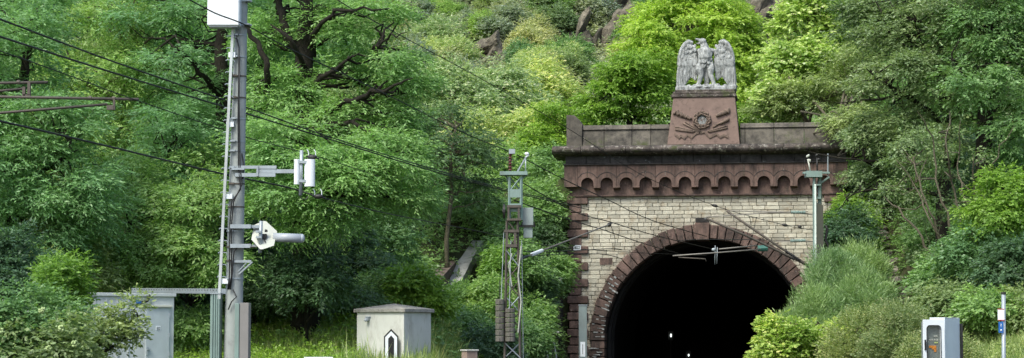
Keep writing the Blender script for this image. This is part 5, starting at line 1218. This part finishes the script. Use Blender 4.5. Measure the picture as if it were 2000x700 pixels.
ca = empty('cantilever', R(1588,418)+rb_, 0, label='thin steel cantilever frame reaching left from the right catenary mast across the portal', cat='cantilever')
def K(px, py, dy=0.0): return W(px, py, YR+dy) - ca.location
def ktube(nm, pts, r, m): mb = MB(); mb.tube([K(*p_) for p_ in pts], r, 8); return mb.build(nm, m, ca, smooth=True)
ktube('top_tube', [(1588,420),(1545,415),(1419,412)], .018, TAN); ktube('top_tube', [(1578,414),(1500,416),(1380,424,-1)], .018, TAN)
ktube('diagonal_tube', [(1419,412),(1515,478),(1565,510),(1588,528)], .044, RUST); ktube('diagonal_tube', [(1380,427,-1),(1460,462,-.5),(1550,505),(1588,524)], .044, RUST)
ktube('stay_tube', [(1516,472),(1588,472)], .016, TAN); ktube('stay_tube', [(1500,480),(1520,475)], .018, RUST)
ktube('steady_arm', [(1314,500,-1),(1400,494,-.6),(1486,487,-.2)], .024, TAN); ktube('steady_arm', [(1404,487,-.6),(1478,480,-.2)], .024, TAN); ktube('steady_arm', [(1325,503,-1),(1378,506,-1),(1379,511,-1)], .018, RUST)
ktube('drop_bracket', [(1397,480,-.6),(1396,517,-.6)], .014, GALV); ktube('drop_bracket', [(1401,483,-.6),(1400,516,-.6)], .014, GALV)
mb = MB(); mb.ell(K(1394,488,-.6), (.08,.05,.06), 10, 7); mb.build('clamp', GALV, ca); mb = MB(); mb.tube([K(1480,486), K(1499,485)], .11, 8); mb.build('green_sleeve', TEAL, ca)
for (x0,y0,x1,y1) in ((1546,415,1572,415),(1545,471,1572,470),(1535,491,1562,509),(1528,494,1550,506)):
    mb = MB()
    for j in range(9): c_ = K(x0,y0,-.02).lerp(K(x1,y1,-.02), j/8); mb.ell(c_, (.025,.07,.07), 10, 6)
    mb.tube([K(x0,y0,-.02),K(x1,y1,-.02)], .04, 8); mb.build('insulator', GREENM if y0 < 480 else DARKM, ca, smooth=True)
for i, (px, py, Y, lab) in enumerate(((1396,402,80,'small dark egg insulator on a wire above the arch crown'),(1533,440,80,'dark egg insulator on a wire over the pale wall near the right mast'),(1562,443,80,'smallest dark insulator close to the right catenary mast'))):
    mb = MB(); mb.ell((0,0,0), (.12 if i < 2 else .08,.06,.06), 12, 8, Matrix.Rotation(.2,3,'Y')); o = mb.build('egg_insulator', DARKM, None, smooth=True); o.location = W(px, py, Y); tag(o, lab, 'insulator')

# ------------------------------------------------------------------ left bracket arms and their mast (off frame)
YB = 42
ar = empty('bracket_arms', W(-130,600,YB), 0, label='pair of rusty steel bracket arms entering from the left edge of the picture', cat='cantilever')
ar.location.z = T(ar.location.x, YB)
def Q(px, py, dy=0.0): return W(px, py, YB+dy) - ar.location
def qt(nm, pts, r, m, n=8): mb = MB(); mb.tube([Q(*p_) for p_ in pts], r, n); return mb.build(nm, m, ar, smooth=True)
qt('mast_column', [(-130,720,0),(-130,60,0)], .12, GREENM)
qt('arm_tube', [(-130,165,0),(93,161,0)], .03, RUST); qt('arm_tube', [(-130,187,-.3),(271,194.5,-.3)], .03, RUST)
qt('steady_arm', [(-130,190,0),(44,174,0)], .028, RUST, 4); qt('steady_arm', [(-130,236,-.3),(0,221,-.3),(210,204,-.3)], .028, RUST, 4)
mb = MB(); a, b = Q(54,186), Q(60,160); mb.b2(a[0], b[0], -.04,.04, a[2], b[2]); a, b = Q(44,188), Q(50,170); mb.b2(a[0], b[0], -.04,.04, a[2], b[2]); a, b = Q(46,188), Q(60,185); mb.b2(a[0], b[0], -.04,.04, a[2], b[2])
mb.build('hanger', RUST, ar); mb = MB(); a, b = Q(221,215,-.3), Q(225,193,-.3); mb.b2(a[0], b[0], -.34,-.26, a[2], b[2]); a, b = Q(209,215,-.3), Q(222,206,-.3); mb.b2(a[0], b[0], -.35,-.25, a[2], b[2]); mb.build('hanger', RUST, ar)
for px, py, d in ((36,161,0),(176,192,-.3),(222,193,-.3)): mb = MB(); c_ = Q(px,py,d); mb.tube([c_-Vector((.03,0,0)), c_+Vector((.03,0,0))], .045, 8); mb.build('clamp', RUST, ar)

# ------------------------------------------------------------------ overhead wires
def wire(label, pts, r):
    P = [W(*q) for q in pts]
    Q_ = []
    for i in range(len(P)-1):
        p0, p1, p2, p3 = P[max(i-1,0)], P[i], P[i+1], P[min(i+2,len(P)-1)]
        for j in range(6):
            t_ = j/6; Q_.append(.5*((2*p1)+(p2-p0)*t_+(2*p0-5*p1+4*p2-p3)*t_*t_+(3*p1-p0-3*p2+p3)*t_**3))
    Q_.append(P[-1]); mb = MB(); c_ = Q_[0].copy(); mb.tube([q - c_ for q in Q_], r * 1.35, 6); o = mb.build('overhead_wire', WIRE, None, smooth=True); o.location = c_; tag(o, label, 'overhead wire', 'overhead wires of the railway'); return o
wire('thick overhead wire entering at the left edge above the bracket arms, upper of two', [(-60,20,27),(0,38,28),(225,122,34),(500,217,42),(644,268,47),(837,328,56),(980,368,66),(1130,402,80)], .011)
wire('thick overhead wire entering at the left edge above the bracket arms, lower of two', [(-60,53,27),(0,72,28),(150,120,32),(300,167,36),(500,228,43),(644,272.5,47),(837,332,56),(980,371,66),(1150,410,80)], .012)
wire('thin wire passing just behind the end of the longer bracket arm', [(-60,80,30),(0,100,31),(100,135,33),(240,187,37),(272,198,38),(480,268,41),(600,300,48),(740,345,54)], .007)
wire('lower left overhead wire running below the bracket arms to the mast', [(-60,226,27),(0,237,28),(215,287,33),(435,340,38.5),(560,366,40),(615,383,40)], .012)
wire('wire continuing from the cable fitting toward the concrete chute', [(622,385,37.9),(634,388,40),(760,418,48),(920,449,60),(1110,485,76),(1380,500,84)], .008)
wire('feeder wire crossing the antenna box and running to the top of the lattice mast', [(340,-12,36),(370,0,36.5),(420,26,37),(481,50,37.8),(573,99,41),(757,186,49),(900,257,54),(997,297,56)], .01)
wire('single long wire descending across the hillside to the portal parapet', [(640,-12,40),(700,25,44),(800,79,50),(950,160,58),(1104,248,68),(1250,340,76),(1396,402,80),(1533,440,80),(1590,450,77)], .009)
wire('thin wire crossing the corbel frieze to the keystone', [(1010,303,56),(1104,352,62),(1188,391,68),(1274,431,74),(1380,462,80)], .012)
wire('upper thin wire crossing the pale wall from the left quoins', [(1000,345,56),(1118,412,65),(1192,434,70),(1279,460,76),(1392,487,84)], .012)
wire('lower thin wire crossing the pale wall from the left quoins', [(1005,392,56),(1111,429,64),(1180,450,70),(1260,477,77),(1330,497,84)], .012)
wire('short level wire just above the number plate', [(1022,492,57),(1120,490,64),(1190,486,68),(1215,488,72)], .009)
wire('short level wire just below the number plate', [(1022,500,57),(1140,496,66),(1185,498,68),(1215,506,72)], .009)
wire('almost level wire across the crown of the arch', [(1325,470,80),(1400,468,78),(1545,470,75),(1588,472,74)], .01)
wire('vertical dropper wire below the slanting stay end', [(1193,440,66),(1201,466,67),(1200,490,68)], .007)
wire('curved dropper wire between the cantilever tubes', [(1462,421,74),(1466,435,74),(1458,462,74)], .008)
wire('second curved dropper wire right of the first', [(1478,424,74),(1474,440,74),(1468,470,74)], .008)

# ------------------------------------------------------------------ small things by the arch, tunnel lights
gb = empty('relay_cabinet', (W(1138.5,650,80).x, 80, 0), -.05, label='tall narrow grey-green cabinet with white plate at the left foot of the arch', cat='cabinet')
hg_ = W(1138,597,80).z; wg = 8/50; mb = MB(); mb.b2(-wg, wg, -.15,.15, 0, hg_, .01); mb.build('body', paint('relay_grey', (.2,.25,.25), .6, 0, .3), gb)
mb = MB(); mb.b2(-wg-.01, wg+.01, -.17,.17, hg_, hg_+.03); mb.build('cap', GALV, gb); mb = MB(); mb.b2(-.1,.09,-.165,-.152, W(0,697,80).z, W(0,668,80).z); pl2 = mb.build('plate', WHITE, gb)
mb = MB(); mb.b2(-.015,.005,-.168,-.1655, W(0,692,80).z, W(0,673,80).z); mb.build('plate_mark', DARKM, pl2)
tl_ = empty('trackside_lamp', (W(1084,350,79).x, 79, T(W(1084,350,79).x, 79)-.05), 0, label='small pale flat lamp head on a bent bracket by the dark retaining wall', cat='lamp')
c_ = W(1085,650,79) - tl_.location; mb = MB(); mb.box(c_, (.3,.12,.07), Matrix.Rotation(-.2,3,'Y'), .015); mb.build('lamp_head', OFFW, tl_)
mb = MB(); mb.tube([(0,0,0), (c_.x-.1,0,c_.z*.5), (c_.x-.14,0,c_.z-.02)], .022, 6); mb.build('bracket', RUST, tl_)
for i, (x0, x1, y0, lab) in enumerate(((1065,1070,669,'left of two thin pale rods leaning by the retaining wall'),(1081,1087,664,'right of two thin pale rods leaning by the retaining wall'))):
    a = W(x0,y0,77.5); b_ = W(x1,700,77.5); b2_ = a + (b_-a)*2.2; mb = MB(); mb.tube([Vector((0,0,0)), b2_-a], .03, 8); o = mb.build('marker_rod', OFFW, None, smooth=True); o.location = a; tag(o, lab, 'marker rod', 'marker rods by the retaining wall')
for i, (px, py, y_, r_, lab) in enumerate(((1310.5,655.5,110,.04,'white light shining deep inside the dark tunnel'),(1345,694,112,.03,'second smaller light low inside the dark tunnel'))):
    p_ = W(px, py, y_); mb = MB(); mb.ell((0,0,0), (r_,r_,r_*2.2), 12, 8); sl_ = empty('tunnel_lamp', p_, 0, label=lab, cat='lamp', group='lights in the tunnel')
    mb.build('lens', LAMPW, sl_, smooth=True); mb = MB(); mb.b2(-.14,.14,.17,.26,-.25,.25); mb.tube([(0,.22,-.25),(0,.22,-p_.z)], .03, 6); mb.build('housing', DARKM, sl_)

# ------------------------------------------------------------------ glazed cabinet and signpost at right
YG = 28; gp = W(1838,350,YG); zg = T(gp.x, YG); 
gc = empty('control_cabinet', (W(1845,350,YG).x, YG, zg), math.radians(-0), label='white metal control cabinet with its glazed door standing slightly open', cat='cabinet')
def G(px, py, Y=YG): return W(px, py, Y) - gc.location
f0, f1, s1 = G(1806,660,27.8), G(1846,660,27.75), G(1872,660,28.45); zt2 = G(1840,625)[2]
# cabinet body: front hidden by the door, right side visible
bfl, bfr, bbr = G(1834,660,28.05), G(1846,660,27.9), G(1875,660,28.5); bfl = Vector((G(1816,660,28.0).x, 28.0-YG, 0)); bfr = Vector((bfr.x, bfr.y, 0)); bbr = Vector((bbr.x, bbr.y, 0)); bbl = bfl + bbr - bfr
mb = MB(); q = [bfl, bfr, bbr, bbl]; mb.add([v_+Vector((0,0,.1)) for v_ in q]+[v_+Vector((0,0,zt2+.015)) for v_ in q], [(0,3,2,1),(4,5,6,7),(0,1,5,4),(1,2,6,5),(2,3,7,6),(3,0,4,7)]); mb.build('body', paint('cabinet_white_blue', (.68,.76,.82), .4, 0, .06), gc, bevel=.006)
mb = MB(); mb.add([v_+Vector((.0,0,zt2+.016)) for v_ in q]+[v_+Vector((0,0,zt2+.03)) for v_ in q], [(0,3,2,1),(4,5,6,7),(0,1,5,4),(1,2,6,5),(2,3,7,6),(3,0,4,7)]); mb.build('top_plate', WHITE, gc, bevel=.004)
mb = MB(); rr_ = bbr + Vector((.02,.0,0)); mb.box(rr_ + Vector((0,0,zt2*.5)), (.03,.05,zt2-.1))
for j in range(30): mb.box(rr_+Vector((.017,-.01,.1+j*(zt2-.2)/30)), (.008,.03,.02))
mb.build('perforated_strip', DARKM, gc)
dA = Vector((G(1803.5,660,27.75).x, 27.72-YG, 0)); dB = Vector((G(1845,660,27.8).x, 27.8-YG, 0)); dx = (dB-dA); wd_ = dx.length; ux = dx.normalized(); uy = Vector((-ux.y, ux.x, 0)); zD = G(1820,624.5,27.75)[2]; zB = .12
MD = Matrix(((ux.x, uy.x, 0, dA.x),(ux.y, uy.y, 0, dA.y),(0,0,1,0),(0,0,0,1)))
def rrect(x0,x1,z0,z1,r,n=5):
    out = []
    for (cx2,cz2,a0) in ((x1-r,z0+r,-PI/2),(x1-r,z1-r,0),(x0+r,z1-r,PI/2),(x0+r,z0+r,PI)):
        out += [(cx2+r*math.cos(a0+PI/2*j/n), cz2+r*math.sin(a0+PI/2*j/n)) for j in range(n+1)]
    return out
inn = rrect(.045, wd_-.055, .32, zD-.08, .045); outp = rrect(0, wd_, zB, zD, .008)
mb = MB(); n_ = len(inn)
vs_ = [MD @ Vector((p_[0],0,p_[1])) for p_ in outp]+[MD @ Vector((p_[0],0,p_[1])) for p_ in inn]+[MD @ Vector((p_[0],.03,p_[1])) for p_ in outp]+[MD @ Vector((p_[0],.03,p_[1])) for p_ in inn]
fs_ = []
for i in range(n_):
    j = (i+1)%n_; fs_ += [(i,j,j+n_,i+n_),(i+2*n_,j+2*n_,j+3*n_,i+3*n_),(i,j,j+2*n_,i+2*n_),(i+n_,j+n_,j+3*n_,i+3*n_)]
mb.add(vs_, fs_); door = mb.build('door', WHITE, gc)
mb = MB(); pts = [MD @ Vector((p_[0],-.002,p_[1])) for p_ in inn]; mb.tube(pts+[pts[0]], .006, 6); mb.build('window_seal', BLACK, door)
gm, t, out = new_mat('window_glass'); gl_ = t.nodes.new('ShaderNodeBsdfGlossy'); gl_.inputs['Roughness'].default_value = .03; tb_ = t.nodes.new('ShaderNodeBsdfTransparent'); ms = t.nodes.new('ShaderNodeMixShader'); ms.inputs[0].default_value = .06; t.links.new(tb_.outputs[0], ms.inputs[1]); t.links.new(gl_.outputs[0], ms.inputs[2]); t.links.new(ms.outputs[0], out.inputs[0])
mb = MB(); mb.add([MD @ Vector((p_[0],.012,p_[1])) for p_ in inn]+[MD @ Vector((p_[0],.016,p_[1])) for p_ in inn], [tuple(range(n_)), tuple(range(2*n_-1,n_-1,-1))]+[(i,(i+1)%n_,(i+1)%n_+n_,i+n_) for i in range(n_)]); mb.build('window_pane', gm, door)
mb = MB(); mb.prism([(.0,.2),(wd_-.02,.2),(wd_-.02,zD-.03),(.0,zD-.03)], .06, .075, MD); mb.build('instrument_panel', paint('panel_grey_green', (.2,.235,.22), .5), gc)
def Dp(px, py):  # position on the door plane
    d = ray(px, py); n3 = Vector((-dx.y, dx.x, 0)); A3 = dA + gc.location; tt = (A3 - Vector((0,0,CAMH))).dot(n3)/d.dot(n3); p3 = d*tt + Vector((0,0,CAMH)) - A3; return p3.dot(ux), p3.z + gc.location.z - gc.location.z
for (px, py, w_, h_, m_) in ((1829,657,1.6,1.4,OFFW),(1833,657,1.6,1.4,OFFW),(1820,664,1.4,1.4,OFFW),(1824,664,1.4,1.4,OFFW),(1829,664,1.6,1.4,OFFW),(1834,664,1.6,1.4,OFFW),(1830,669.5,1.4,1.4,paint('lime_button',(.5,.6,.2),.5)),(1834,669.5,1.4,1.4,paint('lime_button_b',(.5,.6,.2),.5)),(1821,677.5,3.2,2.2,ORANGE),(1828,679,4.2,3.6,ORANGE),(1830,684,2.2,3.5,ORANGE)):
    a_, z_ = Dp(px, py); z_ = W(px, py, 27.85).z - gc.location.z; s_ = 27.85/F; mb = MB(); mb.prism([(a_-w_*s_,z_-h_*s_),(a_+w_*s_,z_-h_*s_),(a_+w_*s_,z_+h_*s_),(a_-w_*s_,z_+h_*s_)], .05, .059, MD); mb.build('button' if m_ is not ORANGE else 'orange_switch', m_, gc)
mb = MB(); z_ = W(1805,674,27.75).z-gc.location.z; mb.prism([(.008,z_-.07),(.02,z_-.07),(.02,z_+.07),(.008,z_+.07)], -.03, -.001, MD); mb.build('door_handle', BLACK, door)
YS = 30; sp_ = W(1959,350,YS); sp0 = Vector((sp_.x, YS, T(sp_.x, YS)-.05))
sg2 = empty('signpost', sp0, 0, label='grey steel signpost with dark cap carrying a small white plate over a blue plate', cat='signpost')
def S2(px, py, dy=0.0): return W(px, py, YS+dy) - sp0
mb = MB(); mb.tube([(S2(1957.5,700)[0],0,0), S2(1960,575)], .031, 14); mb.build('pole', GALV, sg2, smooth=True)
mb = MB(); mb.tube([S2(1960,575), S2(1960,571)], .037, 14); mb.build('pole_cap', DARKM, sg2)
a, b = S2(1947.5,626.5), S2(1960,603.5); mb = MB(); mb.b2(a[0], b[0], -.05,-.04, a[2], b[2]); sw = mb.build('white_sign', WHITE, sg2)
mb = MB(); mb.b2(a[0], b[0], -.0535,-.0505, a[2], a[2]+.012); mb.b2(a[0], b[0], -.0535,-.0505, b[2]-.01, b[2]); mb.build('red_edge', REDP, sw)
a, b = S2(1949,650.5), S2(1958,629); mb = MB(); mb.b2(a[0], b[0], -.05,-.04, a[2], b[2]); sw = mb.build('blue_sign', BLUE, sg2)
cxs = (a[0]+b[0])/2
text_mesh('blue_sign_symbol', '?', .07, Matrix.Translation((cxs, -.053, b[2]-.055)) @ Matrix.Rotation(PI/2, 4, 'X'), WHITE, sw, .002)
mb = MB(); mb.tube([(cxs-.012,-.053,a[2]+.05),(cxs+.012,-.053,a[2]+.03)], .006, 5); mb.tube([(cxs+.012,-.053,a[2]+.05),(cxs-.012,-.053,a[2]+.03)], .006, 5); mb.build('blue_sign_mark', WHITE, sw)
